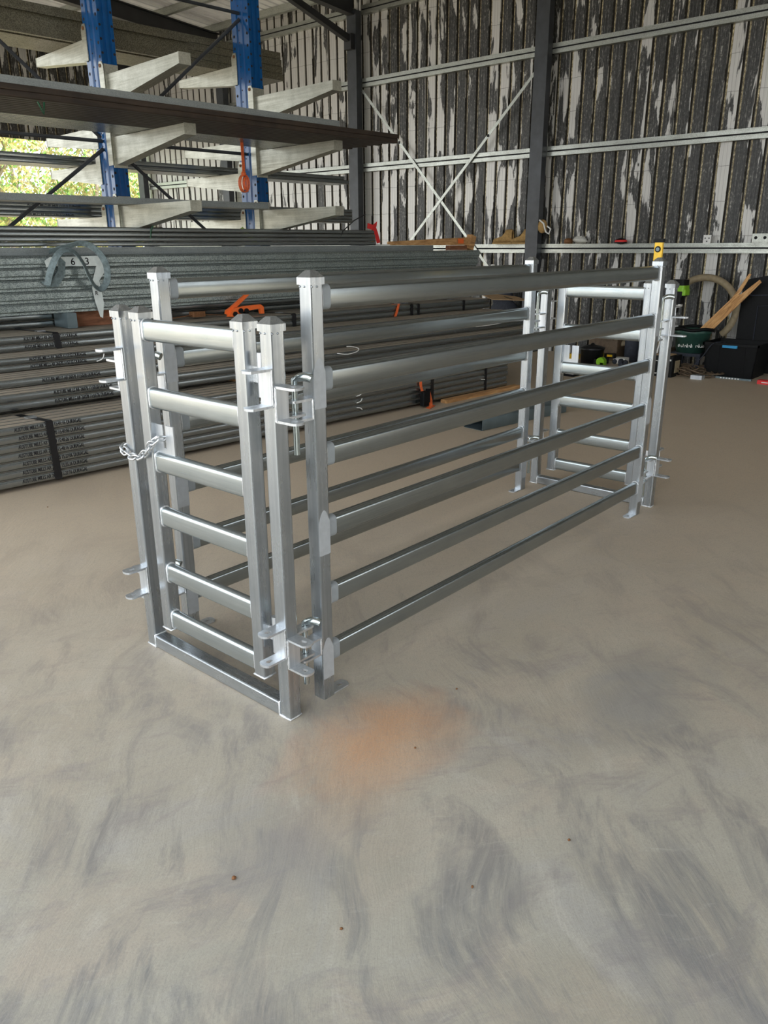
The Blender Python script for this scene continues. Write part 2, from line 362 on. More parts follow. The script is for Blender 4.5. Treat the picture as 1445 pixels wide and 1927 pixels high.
ORI = {}
ANG = math.radians(-4.0)
NX = Vector((math.cos(ANG), math.sin(ANG), 0)); ND = Vector((-math.sin(ANG), math.cos(ANG), 0))
def tag(o, label, cat, group=None, kind=None):
    if kind: o['kind'] = kind
    if label: o['label'] = label
    if cat: o['category'] = cat
    if group: o['group'] = group
    return o
def place(o, org, fr):
    """fr 0: crush and shed axes; fr 1: rack axes (turned four degrees)"""
    if fr: o.location = NX*org[0]+ND*org[1]+Vector((0, 0, org[2])); o.rotation_euler = (0, 0, ANG)
    else: o.location = org
    ORI[o.name] = org
def thing(name, label, cat, org, fr=0, group=None):
    o = bpy.data.objects.new(name, None); COL.objects.link(o); o.empty_display_size = .1; place(o, org, fr)
    return tag(o, label, cat, group)
def single(name, label, cat, mb, mats, org, fr=0, group=None, kind=None):
    o = bpy.data.objects.new(name, mb.mesh(name, mats, org)); COL.objects.link(o); place(o, org, fr)
    return tag(o, label, cat, group, kind)
def part(name, mb, mats, parent, label=None):
    org = ORI[parent.name]
    o = bpy.data.objects.new(name, mb.mesh(name, mats, org)); COL.objects.link(o); o.parent = parent; ORI[o.name] = org
    if label: o['label'] = label
    return o
def struct(name, mb, mats):
    o = bpy.data.objects.new(name, mb.mesh(name, mats)); COL.objects.link(o); o['kind'] = 'structure'; ORI[o.name] = (0, 0, 0); return o
def textmesh(s, size, extr=.0006, mat_='ink'):
    c = bpy.data.curves.new('t', 'FONT'); c.body = s; c.size = size; c.extrude = extr; c.offset = size*.008; c.resolution_u = 3
    o = bpy.data.objects.new('t', c); COL.objects.link(o)
    me = bpy.data.meshes.new_from_object(o); bpy.data.objects.remove(o); me.materials.clear(); me.materials.append(MT[mat_]); return me
def text(name, s, size, loc, parent, rot=(PI/2, 0, 0), mat_='ink', width=None):
    me = textmesh(s, size, mat_=mat_)
    o = bpy.data.objects.new(name, me); COL.objects.link(o); o.parent = parent
    org = ORI[parent.name]; o.location = (loc[0]-org[0], loc[1]-org[1], loc[2]-org[2]); o.rotation_euler = rot
    if width:
        xs = [v.co.x for v in me.vertices]; o.scale = (width/(max(xs)-min(xs)), 1, 1)
    return o

# ================================================================== THE SHED
b = MB(); b.box(-6, 11.25, -8, 17.2, -.12, 0); struct('floor', b, 'floor')
b = MB(); b.box(-60, 90, -60, 90, -.22, -.125)
o = struct('ground', b, 'dirt')
# cladding with ribs
def cladding(u0, u1, z0, z1, fn):
    b = MB(); pts = []
    k = math.floor(u0/.2)
    while k*.2 < u1:
        for fr, d in ((0, 0), (.145, 0), (.158, .03), (.188, .03)): pts.append((k*.2+fr, d))
        k += 1
    pts = [(max(u0, min(u1, p)), d) for p, d in pts]
    vs = []
    for p, d in pts: vs += [fn(p, d, z0), fn(p, d, z1)]
    for p, d in pts: vs += [fn(p, .045, z0), fn(p, .045, z1)]
    q = len(pts); fs = [(2*i, 2*i+2, 2*i+3, 2*i+1) for i in range(q-1)]
    fs += [(2*q+2*i, 2*q+2*i+1, 2*q+2*i+3, 2*q+2*i+2) for i in range(q-1)]
    fs += [(0, 1, 2*q+1, 2*q), (2*q-2, 4*q-2, 4*q-1, 2*q-1)]
    return b.add(vs, fs)
def roof_z(x): return 5.62+(11.25-x)*.07
b = cladding(-6, 17.0, 0, 5.62, lambda u, d, z: (11.2+d, u, z)); struct('wall_back', b, 'wall')
b = cladding(2.0, 11.2, 3.7, 5.6, lambda u, d, z: (u, 17.05+d, z)); struct('wall_left', b, 'wallx')
b = MB(); b.box(-.9, 6.2, -6.1, -6.0, 0, 5.6); b.box(6.2, 9.8, -6.1, -6.0, 2.6, 5.6); b.box(9.8, 11.2, -6.1, -6.0, 0, 5.6); struct('wall_right_light_baffle', b, 'wallx')  # unseen wall, added to darken the rails; its opening is shaped to light them
b = MB(); b.box(-1.0, -.95, -6, 17.0, 4.7, 6.3); struct('wall_front_shade_header', b, 'wall')  # unseen header, added to keep light off the upper wall and roof
# roof sheets, ribs along x
b = MB(); vs = []; fs = []
k = 0; y = -6.3
while y < 17.4:
    for dy, dz in ((0, 0), (.14, 0), (.155, .03), (.185, .03)):
        for x in (-1.0, 11.4): vs.append((x, y+dy, roof_z(x)+dz))
    y += .2
q = len(vs)//2
for i in range(q): vs += [(-1.0, vs[2*i][1], roof_z(-1.0)+.05), (11.4, vs[2*i][1], roof_z(11.4)+.05)]
fs = [(2*i, 2*i+1, 2*i+3, 2*i+2) for i in range(q-1)]+[(2*q+2*i, 2*q+2*i+2, 2*q+2*i+3, 2*q+2*i+1) for i in range(q-1)]
b.add(vs, fs); struct('ceiling', b, 'roof')
# purlins (along y) and rafters (along x)
tn = 0
for x in (10.9, 9.8, 8.7, 7.6, 6.5, 5.4, 4.3, 3.2, 2.1, 1.0, -.1):
    tn += 1; b = MB(); z = roof_z(x)-.005
    b.box(x-.03, x+.03, -6, 17.05, z-.012, z); b.box(x-.03, x-.026, -6, 17.05, z-.12, z-.01); b.box(x-.03, x+.03, -6, 17.05, z-.125, z-.115)
    struct('trim_%d' % tn, b, 'girt')
for y in (-4.4, -.8, 2.85, 6.53, 10.2, 13.8, 16.85):
    tn += 1; b = MB(); z0, z1 = roof_z(-.9)-.13, roof_z(11.0)-.13
    for (w_, a, c) in ((.07, 0, -.02), (.012, -.02, -.26), (.07, -.26, -.28)):
        vs = [(-.9, y-w_, z0+c), (11.0, y-w_, z1+c), (11.0, y+w_, z1+c), (-.9, y+w_, z0+c), (-.9, y-w_, z0+a), (11.0, y-w_, z1+a), (11.0, y+w_, z1+a), (-.9, y+w_, z0+a)]
        b.add(vs, [(0, 3, 2, 1), (4, 5, 6, 7), (0, 1, 5, 4), (1, 2, 6, 5), (2, 3, 7, 6), (3, 0, 4, 7)])
    struct('trim_%d' % tn, b, 'rafter')
# girts on the back wall, one object a bay
ys = [-6, -4.4, -.8, 2.85, 6.53, 10.2, 13.8, 16.85]
for zc in (1.545, 2.90, 4.235, 5.32):
    for i in range(len(ys)-1):
        tn += 1; b = MB(); y0, y1 = ys[i]+(.1 if i else 0), ys[i+1]-.1; h = .065; t = .004
        X0, X1 = 11.1, 11.195
        b.box(X1-t, X1, y0, y1, zc-h, zc+h)
        b.box(X0, X1-t, y0, y1, zc+h-t, zc+h); b.box(X0, X1-t, y0, y1, zc-h, zc-h+t)
        b.box(X0, X0+t, y0, y1, zc+.010, zc+h-t); b.box(X0, X0+t, y0, y1, zc-h+t, zc-.010)
        b.box(X0+.02, X0+.03, y0, y1, zc-.02, zc+.02, 1)  # dark strip standing in for the shade inside the girt slot
        struct('trim_%d' % tn, b, ['girt', 'hole'])
# steel columns along the back wall
clab = {6.53: 'dark steel wall column behind the tan boots, standing over the far gate', 10.2: 'dark steel wall column just right of the cantilever rack',
        13.8: 'dark steel wall column seen between the two blue rack uprights', 16.85: 'dark steel corner column beside the open side with trees',
        }
for y, lb in clab.items():
    b = MB(); b.box(10.96, 11.09, y-.105, y+.105, 0, 5.3, 0)
    c = single('steel_column', lb, 'column', b, 'column', (11.02, y, 0), group='steel columns of the back wall')
    p = MB(); p.box(10.9, 11.09, y-.15, y+.15, 0, .015); part('base_plate', p, 'column', c)
# knee brace from column to rafter
b = MB(); b.prism(rrect(.05, .05, .006, 2), (10.95, 10.2, 4.86), (8.3, 10.2, 5.58)); b.box(10.86, 10.96, 10.12, 10.28, 4.72, 4.95)
single('knee_brace', 'dark sloping brace running up from the column right of the rack', 'brace', b, 'rafter', (10.95, 10.2, 4.86))
# flat strap cross brace
def strapbrace(y0, z0, y1, z1, lb, x=11.075):
    b = MB(); d = Vector((0, y1-y0, z1-z0)).normalized(); nrm = Vector((0, -d.z, d.y))*.022
    p0, p1 = Vector((x, y0, z0)), Vector((x, y1, z1)); k = Vector((.0025, 0, 0))
    vs = [p0-nrm-k, p1-nrm-k, p1+nrm-k, p0+nrm-k, p0-nrm+k, p1-nrm+k, p1+nrm+k, p0+nrm+k]
    b.add(vs, [(0, 3, 2, 1), (4, 5, 6, 7), (0, 1, 5, 4), (1, 2, 6, 5), (2, 3, 7, 6), (3, 0, 4, 7)])
    o = single('strap_brace', lb, 'brace', b, 'girt', (x, y0, min(z0, z1)))
    for t in (.25, .75):
        c = MB(); q = p0.lerp(p1, t); c.box(x-.006, x+.003, q.y-.02, q.y+.02, q.z-.02, q.z+.02); part('tension_clip', c, 'hole', o)
strapbrace(10.08, 4.12, 6.75, .60, 'pale flat strap brace falling from upper left to lower right across the wall', 11.08)
strapbrace(6.62, 4.02, 9.95, .72, 'pale flat strap brace rising from lower left to the dark column at upper right', 11.07)

# ================================================================== TREES OUTSIDE
def tree(x, y, h, r, kind, lb, nl=3600):
    rnd = random.Random(int(x*100+y*7))
    t = thing('tree', lb, 'tree', (x, y, -.125), group='trees beyond the open side')
    b = MB(); pts = [(x+rnd.uniform(-.05, .05)*i, y+rnd.uniform(-.05, .05)*i, -.12+h*.85*i/6) for i in range(7)]
    b.tube(pts, [.09*(1-i/9) for i in range(7)], 7)
    for _ in range(9):
        i = rnd.randint(2, 5); p = Vector(pts[i]); a = rnd.uniform(0, 2*PI); q = p+Vector((math.cos(a)*r*.8, math.sin(a)*r*.8, rnd.uniform(.4, 1.4)))
        b.tube([p, p.lerp(q, .5)+Vector((0, 0, .15)), q], [.04, .025, .008], 5)
    part('trunk', b, 'trunk', t)
    b = MB(); cl = [(rnd.uniform(-r, r), rnd.uniform(-r, r), rnd.uniform(.12*h, h)) for _ in range(46)]
    for _ in range(nl):
        c = rnd.choice(cl); s_ = .55*r*.6
        c = Vector((x+c[0]+rnd.gauss(0, s_), y+c[1]+rnd.gauss(0, s_), c[2]+rnd.gauss(0, s_*.8)))
        a = Vector((rnd.gauss(0, 1), rnd.gauss(0, 1), rnd.gauss(0, 1))).normalized(); q = a.orthogonal().normalized(); L = rnd.uniform(.07, .14)
        vs = [c-q*L, c+a*L*.45, c+q*L, c-a*L*.45]
        mi = (0 if rnd.random() < (.75 if kind == 'g' else .3) else 1)
        b.add(vs, [(0, 1, 2, 3)], mi)
    part('foliage', b, ['leafG', 'leafY'], t)
i = 0
desc = ['in the front line of trees', 'in the second line of trees', 'in the rear line of trees']
order = ['first', 'second', 'third', 'fourth', 'fifth', 'sixth', 'seventh']
for row, (y, dx) in enumerate(((24, 1.9), (28, 2.1), (33, 2.5))):
    for k in range(5):
        x = (6.4, 8.2, 10.8)[row]+k*dx*1.3; kind = 'gy'[(k*2+row+k//2) % 2]
        tree(x+random.uniform(-.3, .3), y+random.uniform(-.5, .5), random.uniform(6.2, 8.2)+row, 1.15, kind,
             '%s tree outside the open side, %s from the left %s' % ('yellowing' if kind == 'y' else 'green', order[k], desc[row]))

# ================================================================== THE CATTLE CRUSH
SH = rrect(.0275, .0275, .006, 2)
RAIL = rrect(.019, .039, .0165, 4); RAILP = rrect(.0198, .0398, .017, 4)
RZ = [1.445, 1.183, .925, .664, .405, .175]
def cap_mb(x, y, z):
    b = MB(); h = .031
    vs = [(x+sx*h, y+sy*h, z-.022) for sx, sy in ((-1, -1), (1, -1), (1, 1), (-1, 1))]+[(x+sx*h, y+sy*h, z) for sx, sy in ((-1, -1), (1, -1), (1, 1), (-1, 1))]
    vs += [(x+sx*.012, y+sy*.012, z+.021) for sx, sy in ((-1, -1), (1, -1), (1, 1), (-1, 1))]
    b.add(vs, [(0, 3, 2, 1)]+[(i, (i+1) % 4, (i+1) % 4+4, i+4) for i in range(4)]+[(i+4, (i+1) % 4+4, (i+1) % 4+8, i+8) for i in range(4)]+[(8, 9, 10, 11)])
    for sx, sy in ((-.022, -.0285), (.0, -.0285), (-.0285, .0), (-.0285, .02)): b.sphere((x+sx, y+sy, z-.028), .0035, 0, 6)
    return b
def lug_mb(o, d, z, L=.09, w=.05, t=.008, hole=.62):
    """flat lug: o = root centre, d = unit direction, rounded end with a real slotted hole"""
    d = Vector((d[0], d[1], 0)); s_ = Vector((-d.y, d.x, 0)); o = Vector((o[0], o[1], z))
    outer = [(0, -w/2), (L-w*.32, -w/2)]+[(L-w*.32+w*.32*math.cos(a), w/2*math.sin(a)) for a in [PI*(-.5+i/8) for i in range(1, 8)]]+[(L-w*.32, w/2), (0, w/2)]
    k = len(outer); c = L*hole
    # inner ring with the same count, following the outline
    inner = []
    for (u, v) in outer:
        a = math.atan2(v, u-c); inner.append((c+.013*math.cos(a), .0105*math.sin(a)))
    P = lambda u, v, h: o+d*u+s_*v+Vector((0, 0, h))
    vs = [P(u, v, h) for h in (-t/2, t/2) for u, v in outer]+[P(u, v, h) for h in (-t/2, t/2) for u, v in inner]
    b = MB(); fs = []
    for i in range(k):
        j = (i+1) % k
        fs += [(i, j, k+j, k+i), (2*k+i, 3*k+i, 3*k+j, 2*k+j), (k+i, k+j, 3*k+j, 3*k+i), (i, 2*k+i, 2*k+j, j)]
    return b.add(vs, fs)
def bracket(face, d, z0, z1, parent, label=None, w=.05, L=.09):
    """U bracket: back plate welded to a post face and two lugs"""
    d = Vector((d[0], d[1], 0)); s_ = Vector((-d.y, d.x, 0)); f = Vector((face[0], face[1], 0))
    b = MB(); a = [f+s_*w/2, f-s_*w/2, f-s_*w/2+d*.008, f+s_*w/2+d*.008]
    vs = [(p.x, p.y, z) for z in (z0, z1) for p in a]
    b.add(vs, [(0, 1, 2, 3), (7, 6, 5, 4), (0, 4, 5, 1), (1, 5, 6, 2), (2, 6, 7, 3), (3, 7, 4, 0)])
    p = part('hinge_bracket', b, 'plate', parent, label)
    for z in (z0, z1): part('lug', lug_mb((face[0], face[1]), d, z, L, w), 'plate', p)
    for sg in (-1, 1):
        pts = [f+s_*sg*w/2+d*.003+Vector((0, 0, z0+(z1-z0)*i/12)) for i in range(13)]
        bd = MB(); bd.tube(pts, [.0025+.0022*random.random() for _ in pts], 6); part('weld_bead', bd, 'weld', p)
    return p
def side_panel(y0, lb):
    x0, x1 = 1.75, 4.54; yc = y0+.0275
    t = thing('race_side_panel', lb, 'cattle panel', ((x0+x1)/2, yc, 0), 0, 'side panels of the cattle race')
    for xc, sg in ((x0+.0275, 1), (x1-.0275, -1)):
        b = MB(); b.prism(SH, (xc, yc, 0), (xc, yc, 1.50), up=(0, 1, 0)); p = part('post', b, 'postZ', t)
        part('post_cap', cap_mb(xc, yc, 1.507), 'postZ', p)
        for z in RZ:
            if z not in (RZ[1], RZ[3], RZ[5]): continue
            b = MB()
            for fy in (-1,):
                # sprayed zinc patch with a rounded top, on the post's outer face
                q = [(-.027, -.09), (-.027, .02)]+[(-.027+.054*i/8, .03+.045*math.sin(PI*i/8)) for i in range(9)]+[(.027, .02), (.027, -.09)]
                vs = [(xc+u, yc-.0279, z+v) for u, v in q]+[(xc+u, yc-.0272, z+v) for u, v in q]; k = len(q)
                b.add(vs, [tuple(range(k)), tuple(reversed(range(k, 2*k)))]+[(i, i+k, (i+1) % k+k, (i+1) % k) for i in range(k)])
            part('zinc_paint_patch', b, 'zincpost', p)
        b = MB(); fx = xc+sg*.0275
        a, c = (fx, fx+.085) if sg > 0 else (fx-.085, fx)
        lm = lug_mb((fx, yc), (sg, 0), .004, .09, .052, .006); part('foot_plate', lm, 'plate', t)
        for z0, z1 in ((1.064, 1.128), (.192, .256)):
            bracket((xc-sg*.0275, yc), (-sg, 0), z0, z1, t, w=.046)
    for z in RZ:
        b = MB(); b.prism(RAIL, (x0+.055, yc, z), (x1-.055, yc, z), smooth=True, caps=False); r = part('rail', b, 'railX', t)
        for xa, xb in ((x0+.055, x0+.096), (x1-.055, x1-.078)):
            b = MB(); b.prism(RAILP, (xa, yc, z), (xb, yc, z), smooth=True); part('zinc_paint_patch', b, 'zincpaint', r)
            bd = MB(); pr = RAILP
            bd.tube([(xa+(.002 if xb > xa else -.002), yc+u*1.02, z+v*1.02) for u, v in pr], .0032, 5, closed=True); part('weld_bead', bd, 'weld', r)
    return t
side_panel(1.819, 'six-rail side panel nearest the camera, with the yellow level on its far post')
side_panel(2.647, 'six-rail side panel at the back of the race, beside the stacked tube bundles')

def end_frame(X0, s, lb, lbg):
    """X0 = outer face, s = direction towards the panels"""
    X = lambda u: X0+s*u
    ya, yb = 1.815, 2.702
    t = thing('race_end_frame', lb, 'gate frame', (X(.0275), (ya+yb)/2, 0), 0, 'end frames of the cattle race')
    for yc, sg in ((ya+.0275, -1), (yb-.0275, 1)):
        b = MB(); b.prism(SH, (X(.0275), yc, 0), (X(.0275), yc, 1.372), up=(0, 1, 0)); p = part('upright', b, 'postZ', t)
        part('post_cap', cap_mb(X(.0275), yc, 1.378), 'postZ', p)
        for z0, z1 in ((1.130, 1.243), (.252, .362)):
            bracket((X(0), yc), (-s, 0), z0, z1, t)
        for z0, z1 in ((1.083, 1.190), (.212, .322)):
            bracket((X(.0275), yc+sg*.0275), (0, sg), z0, z1, t)
        for z0, z1 in ((1.083, 1.170), (.212, .322)):
            bracket((X(.055), yc), (s, 0), z0, z1, t, w=.046)
        bd = MB(); pts = [(X(.0275)+a*.0275, yc+c*.0275, .004) for a, c in ((-1, -1), (-.3, -1), (.4, -1), (1, -1), (1, 1), (.3, 1), (-1, 1), (-1, .3), (-1, -.4))]
        bd.tube(pts, [random.uniform(.003, .0055) for _ in pts], 5, closed=True); part('weld_bead', bd, 'weld', p)
    b = MB(); b.prism(rrect(.0275, .0275, .006, 2), (X(.0275), ya+.055, .0285), (X(.0275), yb-.055, .0285)); part('sill_bar', b, 'postY', t)
    for yy in (ya+.056, yb-.056):
        bd = MB(); pts = [(X(.0275)+a*.0275, yy, .0285+c*.0275) for a, c in ((-1, -1), (-1, 0), (-1, 1), (0, 1), (1, 1))]
        bd.tube(pts, [random.uniform(.0025, .0045) for _ in pts], 5); part('weld_bead', bd, 'weld', t)
    # gate
    g = thing('ladder_gate', lbg, 'gate', (X(.0275), (ya+yb)/2, .12), 0, 'ladder gates of the race ends')
    sr, sl = (1.945, 2.0), (2.52, 2.575)
    for (a, c) in (sr, sl):
        yc = (a+c)/2
        b = MB(); b.prism(SH, (X(.0275), yc, .12), (X(.0275), yc, 1.372), up=(0, 1, 0)); p = part('stile', b, 'postZ', g)
        part('post_cap', cap_mb(X(.0275), yc, 1.378), 'postZ', p)
        bd = MB(); pts = [(X(.0275)+q*.0275, yc+w_*.0275, .122) for q, w_ in ((-1, -1), (0, -1), (1, -1), (1, 1), (0, 1), (-1, 1), (-1, 0))]
        bd.tube(pts, [random.uniform(.003, .005) for _ in pts], 5, closed=True); part('weld_bead', bd, 'weld', p)
    for z in (1.317, 1.072, .828, .608, .370, .165):
        b = MB(); b.prism(RAIL, (X(.0275), sr[1], z), (X(.0275), sl[0], z), smooth=True, caps=False); r = part('rung', b, 'rung', g)
        for yy in (sr[1]+.002, sl[0]-.002):
            bd = MB(); pts = [(X(.0275)+u*1.02, yy, z+v*1.02) for u, v in RAIL]
            bd.tube(pts, [random.uniform(.0028, .005) for _ in pts], 6, closed=True); part('weld_bead', bd, 'weld', r)
    # slotted chain catch plate standing on the third rung
    b = MB(); xa, xb = sorted((X(.024), X(.030)))
    b.box(xa, xb, 2.476, 2.52, .866, .975); b.box(xa, xb, 2.41, 2.458, .866, .975); b.box(xa, xb, 2.458, 2.476, .866, .888)
    part('chain_catch', b, 'plate', g, 'slotted plate welded above the third rung')
    # hinges between the gate stile and the right upright
    for z in (1.215, .30):
        b = MB(); b.prism(circ(.0135, 12), (X(.036), 1.909, z-.07), (X(.036), 1.909, z+.07), smooth=True); h = part('hinge_barrel', b, 'plate', g)
        b = MB(); xa, xb = sorted((X(.030), X(.037))); b.box(xa, xb, 1.909, 1.947, z-.025, z+.025); part('hinge_leaf', b, 'weld', h)
        b = MB(); b.box(xa, xb, 1.868, 1.909, z+.03, z+.062); part('hinge_leaf', b, 'weld', h)
end_frame(1.575, 1, 'near end frame of the race, closest to the camera, standing on a flat sill bar', 'six-rung ladder gate nearest the camera, chained inside the near end frame')
end_frame(4.745, -1, 'far end frame of the race, bright silver, in front of the back wall clutter', 'six-rung ladder gate at the far end of the race, seen through the side rails')

# drop pins
def pin(x, y, z, lb, L=.245):
    b = MB(); dx, dy = .45, -.89
    pts = [(x, y, z-L), (x, y, z-.02), (x, y, z)]+[(x+dx*.012*i, y+dy*.012*i, z+.012*math.sin(PI*i/6)) for i in range(1, 6)]
    b.tube(pts, [.0105, .0105, .0115, .013, .0145, .015, .015, .014], 12)
    single('drop_pin', lb, 'pin', b, 'pin', (x, y, z-L), group='drop pins joining frames and panels')
pin(1.69, 1.8465, 1.195, 'zinc drop pin joining near end frame and near side panel, upper one')
pin(1.69, 1.8465, .335, 'zinc drop pin joining near end frame and near side panel, lower one near the floor')
pin(1.69, 2.6745, 1.195, 'zinc drop pin behind the chained gate, joining it to the back panel, upper one')
pin(1.69, 2.6745, .335, 'zinc drop pin behind the chained gate, joining it to the back panel, lower one')
pin(4.615, 1.8465, 1.30, 'zinc drop pin at the far right corner of the race, above the brackets')
pin(4.615, 2.6745, 1.30, 'zinc drop pin at the far left corner of the race, above the brackets')
pin(4.615, 1.8465, .335, 'zinc drop pin at the far right corner of the race, near the floor')
pin(4.615, 2.6745, .335, 'zinc drop pin at the far left corner of the race, near the floor')
# chain
ct = thing('gate_chain', 'galvanised link chain wrapped round the near gate and its left upright', 'chain', (1.56, 2.6, .84))
path = [(1.60, 2.468, .925), (1.572, 2.47, .93), (1.560, 2.49, .915), (1.558, 2.525, .88), (1.556, 2.56, .852), (1.555, 2.60, .838), (1.556, 2.64, .836), (1.558, 2.68, .845), (1.563, 2.712, .858), (1.60, 2.722, .868), (1.645, 2.70, .87), (1.645, 2.64, .86)]
# resample path evenly
def resample(path, step):
    out = [Vector(path[0])]; acc = 0; cur = Vector(path[0])
    for p in path[1:]:
        p = Vector(p); d = (p-cur).length
        while acc+d >= step:
            t = (step-acc)/d; cur = cur.lerp(p, t); out.append(cur.copy()); d = (p-cur).length; acc = 0
        acc += d; cur = p
    return out
pp = resample(path, .030)
for i in range(len(pp)-1):
    a, c = pp[i], pp[i+1]; mid_ = (a+c)/2; t = (c-a).normalized()
    s1 = t.cross(Vector((0, 0, 1))).normalized(); s2 = s1.cross(t)
    sv = (s1+s2).normalized() if i % 2 else (s1-s2).normalized()
    L, r = .022, .0125
    ring = [mid_+t*(L-r+r*math.cos(q))*1.0+sv*r*math.sin(q) for q in [PI*(-.5+k/6) for k in range(7)]]+[mid_-t*(L-r+r*math.cos(q))+sv*(-r)*math.sin(q)*-1*-1 for q in [PI*(-.5+k/6) for k in range(7)]]
    b = MB(); b.tube(ring, .0042, 7, closed=True); part('chain_link', b, 'chain', ct)
b = MB(); b.tube([(1.66, 2.60, .72), (1.66, 2.60, .69), (1.66, 2.598, .672), (1.66, 2.588, .664), (1.66, 2.58, .672), (1.66, 2.58, .70)], .005, 8)
part('hook', b, 'chain', ct)
# spirit level
t = thing('spirit_level', 'yellow and black torpedo level clipped to the far post of the near panel', 'level', (4.56, 1.88, 1.40))
b = MB(); b.box(4.548, 4.572, 1.857, 1.905, 1.40, 1.61, 0, .006); part('body', b, 'yellow', t)
b = MB(); b.box(4.546, 4.574, 1.853, 1.909, 1.608, 1.628, 0, .005); part('end_cap', b, 'black', t)
b = MB(); b.prism(circ(.017, 18), (4.545, 1.881, 1.572), (4.575, 1.881, 1.572)); part('vial_window', b, 'black', t)
b = MB(); b.prism(circ(.010, 14), (4.543, 1.881, 1.572), (4.545, 1.881, 1.572)); part('vial', b, 'bluesteel', t)

# ================================================================== STACKED STEEL ON THE FLOOR (rack axes)
TW, THT = .1, .065
pr = rrect(TW/2-.0015, THT/2-.0015, .018, 3); pi_ = rrect(TW/2-.0045, THT/2-.0045, .012, 3)
def tube_mesh(L):
    b = MB(); b.hollow(pr, pi_, (0, 0, 0), (L, 0, 0), 0, 1); return b.mesh('steel_tube', ['tube', 'brass'])
ordn = ['first', 'second', 'third', 'fourth', 'fifth', 'sixth', 'seventh', 'eighth', 'ninth', 'tenth', 'eleventh', 'twelfth', 'thirteenth', 'fourteenth', 'fifteenth', 'sixteenth', 'seventeenth']
def bundle(name, d0, z0, rows, cols, hz, x0, x1, keep, txt=None, gname=None, nvis=4):
    me = tube_mesh(x1-x0)
    for r in range(rows):
        for c in range(cols):
            if not keep(r, c): continue
            jx = random.uniform(-.015, .015)
            o = bpy.data.objects.new('steel_tube', me); COL.objects.link(o)
            org = (x0+jx, d0+TW*(c+.5), z0+hz*(r+.5)); place(o, org, 1); o.scale = (1, 1, hz/THT)
            if c == 0: lb = 'grey tube, front of the %s, %s row up' % (name, ordn[r]) if rows > 1 else 'grey tube at the front edge of the %s' % name
            elif r == rows-1 and c < nvis: lb = 'grey tube atop the %s, %s back from its front' % (name, ordn[c])
            else: lb = 'grey tube inside the %s behind its front face' % name
            tag(o, lb, 'steel tube', gname)
            if txt and c == 0:
                tt = txt(r)
                if tt: 
                    ch = text('printed_text', tt[0], .040, (tt[1], d0-.0008, z0+hz*(r+.5)-.011), o, width=tt[2])
                    ch.scale = (ch.scale[0], THT/hz, 1)
T0x, T1x = .6, 7.48
AM = 'AUSTUBE MILLS AR 26070 %s DURAGAL'
times0 = ['15:27:16', '15:25:36', '15:27:06', '15:40:16', '15:40:26', '15:40:06', '15:41:16']
bundle('lowest strapped bundle', 5.43, .03, 7, 22, .0605, .6, 7.48, lambda r, c: c < 2 or r == 6 and c < 6 or c in (5, 21, 13) or r == 6, lambda r: (AM % times0[r], 1.89+.01*(r % 3), .47), 'tubes of the lowest bundle')
bundle('second pile up', 5.80, .482, 2, 18, .0625, .6, 8.6, lambda r, c: True, lambda r: (AM % ('11:50:%d' % (36+14*r)), 2.34, .47), 'tubes of the second pile')
bundle('single loose layer', 6.03, .607, 1, 16, .067, .6, 8.62, lambda r, c: True, lambda r: (AM % '11:50:00', 2.36, .47), 'tubes of the single loose layer')
bundle('third pile up', 6.38, .674, 2, 12, .056, .6, 8.65, lambda r, c: True, lambda r: (AM % ('11:57:%d' % (32+20*r)), 2.42, .47), 'tubes of the third pile')
bundle('top strapped bundle', 6.70, .786, 2, 9, .065, .6, 8.75, lambda r, c: True, lambda r: (AM % ('11:%d:15' % (39+3*r)), 2.52, .46), 'tubes of the top bundle', 9)
bundle('short pile carrying the big purlins', 7.22, .917, 2, 3, .0655, .6, 8.7, lambda r, c: True, None, 'tubes under the big purlins', 1)
# bearers
def bearer(lb, x0, x1, d0, d1, z0, z1, m_='wood'):
    b = MB(); b.box(x0, x1, d0, d1, z0, z1); single('timber_bearer', lb, 'timber', b, m_, (x0, d0, z0), 1, 'timber bearers under the steel stacks')
bearer('brown plank on the floor under the right end of the lowest bundle', 6.3, 7.62, 5.34, 5.43, 0, .035)
bearer('timber bearer on the floor under the right part of the lowest bundle', 6.9, 7.0, 5.62, 7.6, 0, .029)
bearer('timber bearer on the floor under the left part of the lowest bundle', 3.3, 3.4, 5.62, 7.6, 0, .029)
bearer('timber bearer on the floor at the far left of the lowest bundle', 1.2, 1.3, 5.62, 7.6, 0, .029)
for x, s_ in ((1.3, 'left'), (4.0, 'middle'), (7.0, 'right')): bearer('thin timber strip between the two lowest tube piles, %s one' % s_, x, x+.08, 5.84, 7.6, .454, .481)
# black straps round the bundles
def strap(lb, x, d0, d1, z0, z1, w_=.05, lean=0, m_='blackstrap', nm='steel_strap'):
    b = MB(); e = .003
    b.ribbon([(x+lean, d0-e, z0), (x, d0-e, z1-.004), (x-.004, d0+.004, z1+e), (x-.2*(d1-d0), d1, z1+e)], (w_, 0, 0), .0025)
    o = single(nm, lb, 'strap', b, m_, (x, d0, z0), 1, 'steel straps round the bundles')
    b = MB(); xx = x-.2*(min(.25, d1-d0)); b.box(xx-.035, xx+.035, d0+.16, d0+.22, z1+e, z1+e+.008); part('seal_clip', b, 'chain', o)
strap('black steel strap round the left part of the lowest bundle', 2.13, 5.43, 5.80, .03, .4535, lean=.012)
strap('black steel strap round the left part of the top bundle', 2.79, 6.70, 7.3, .786, .916, lean=.015)
strap('black steel strap on the lowest bundle behind the race, beside the orange ratchet', 6.16, 5.43, 5.80, .03, .4535, .04)
strap('black steel strap near the right end of the lowest bundle', 7.07, 5.43, 5.80, .03, .4535, .035)
strap('black steel strap on the top bundle, left of the close pair', 7.20, 6.70, 7.3, .786, .916, .04)
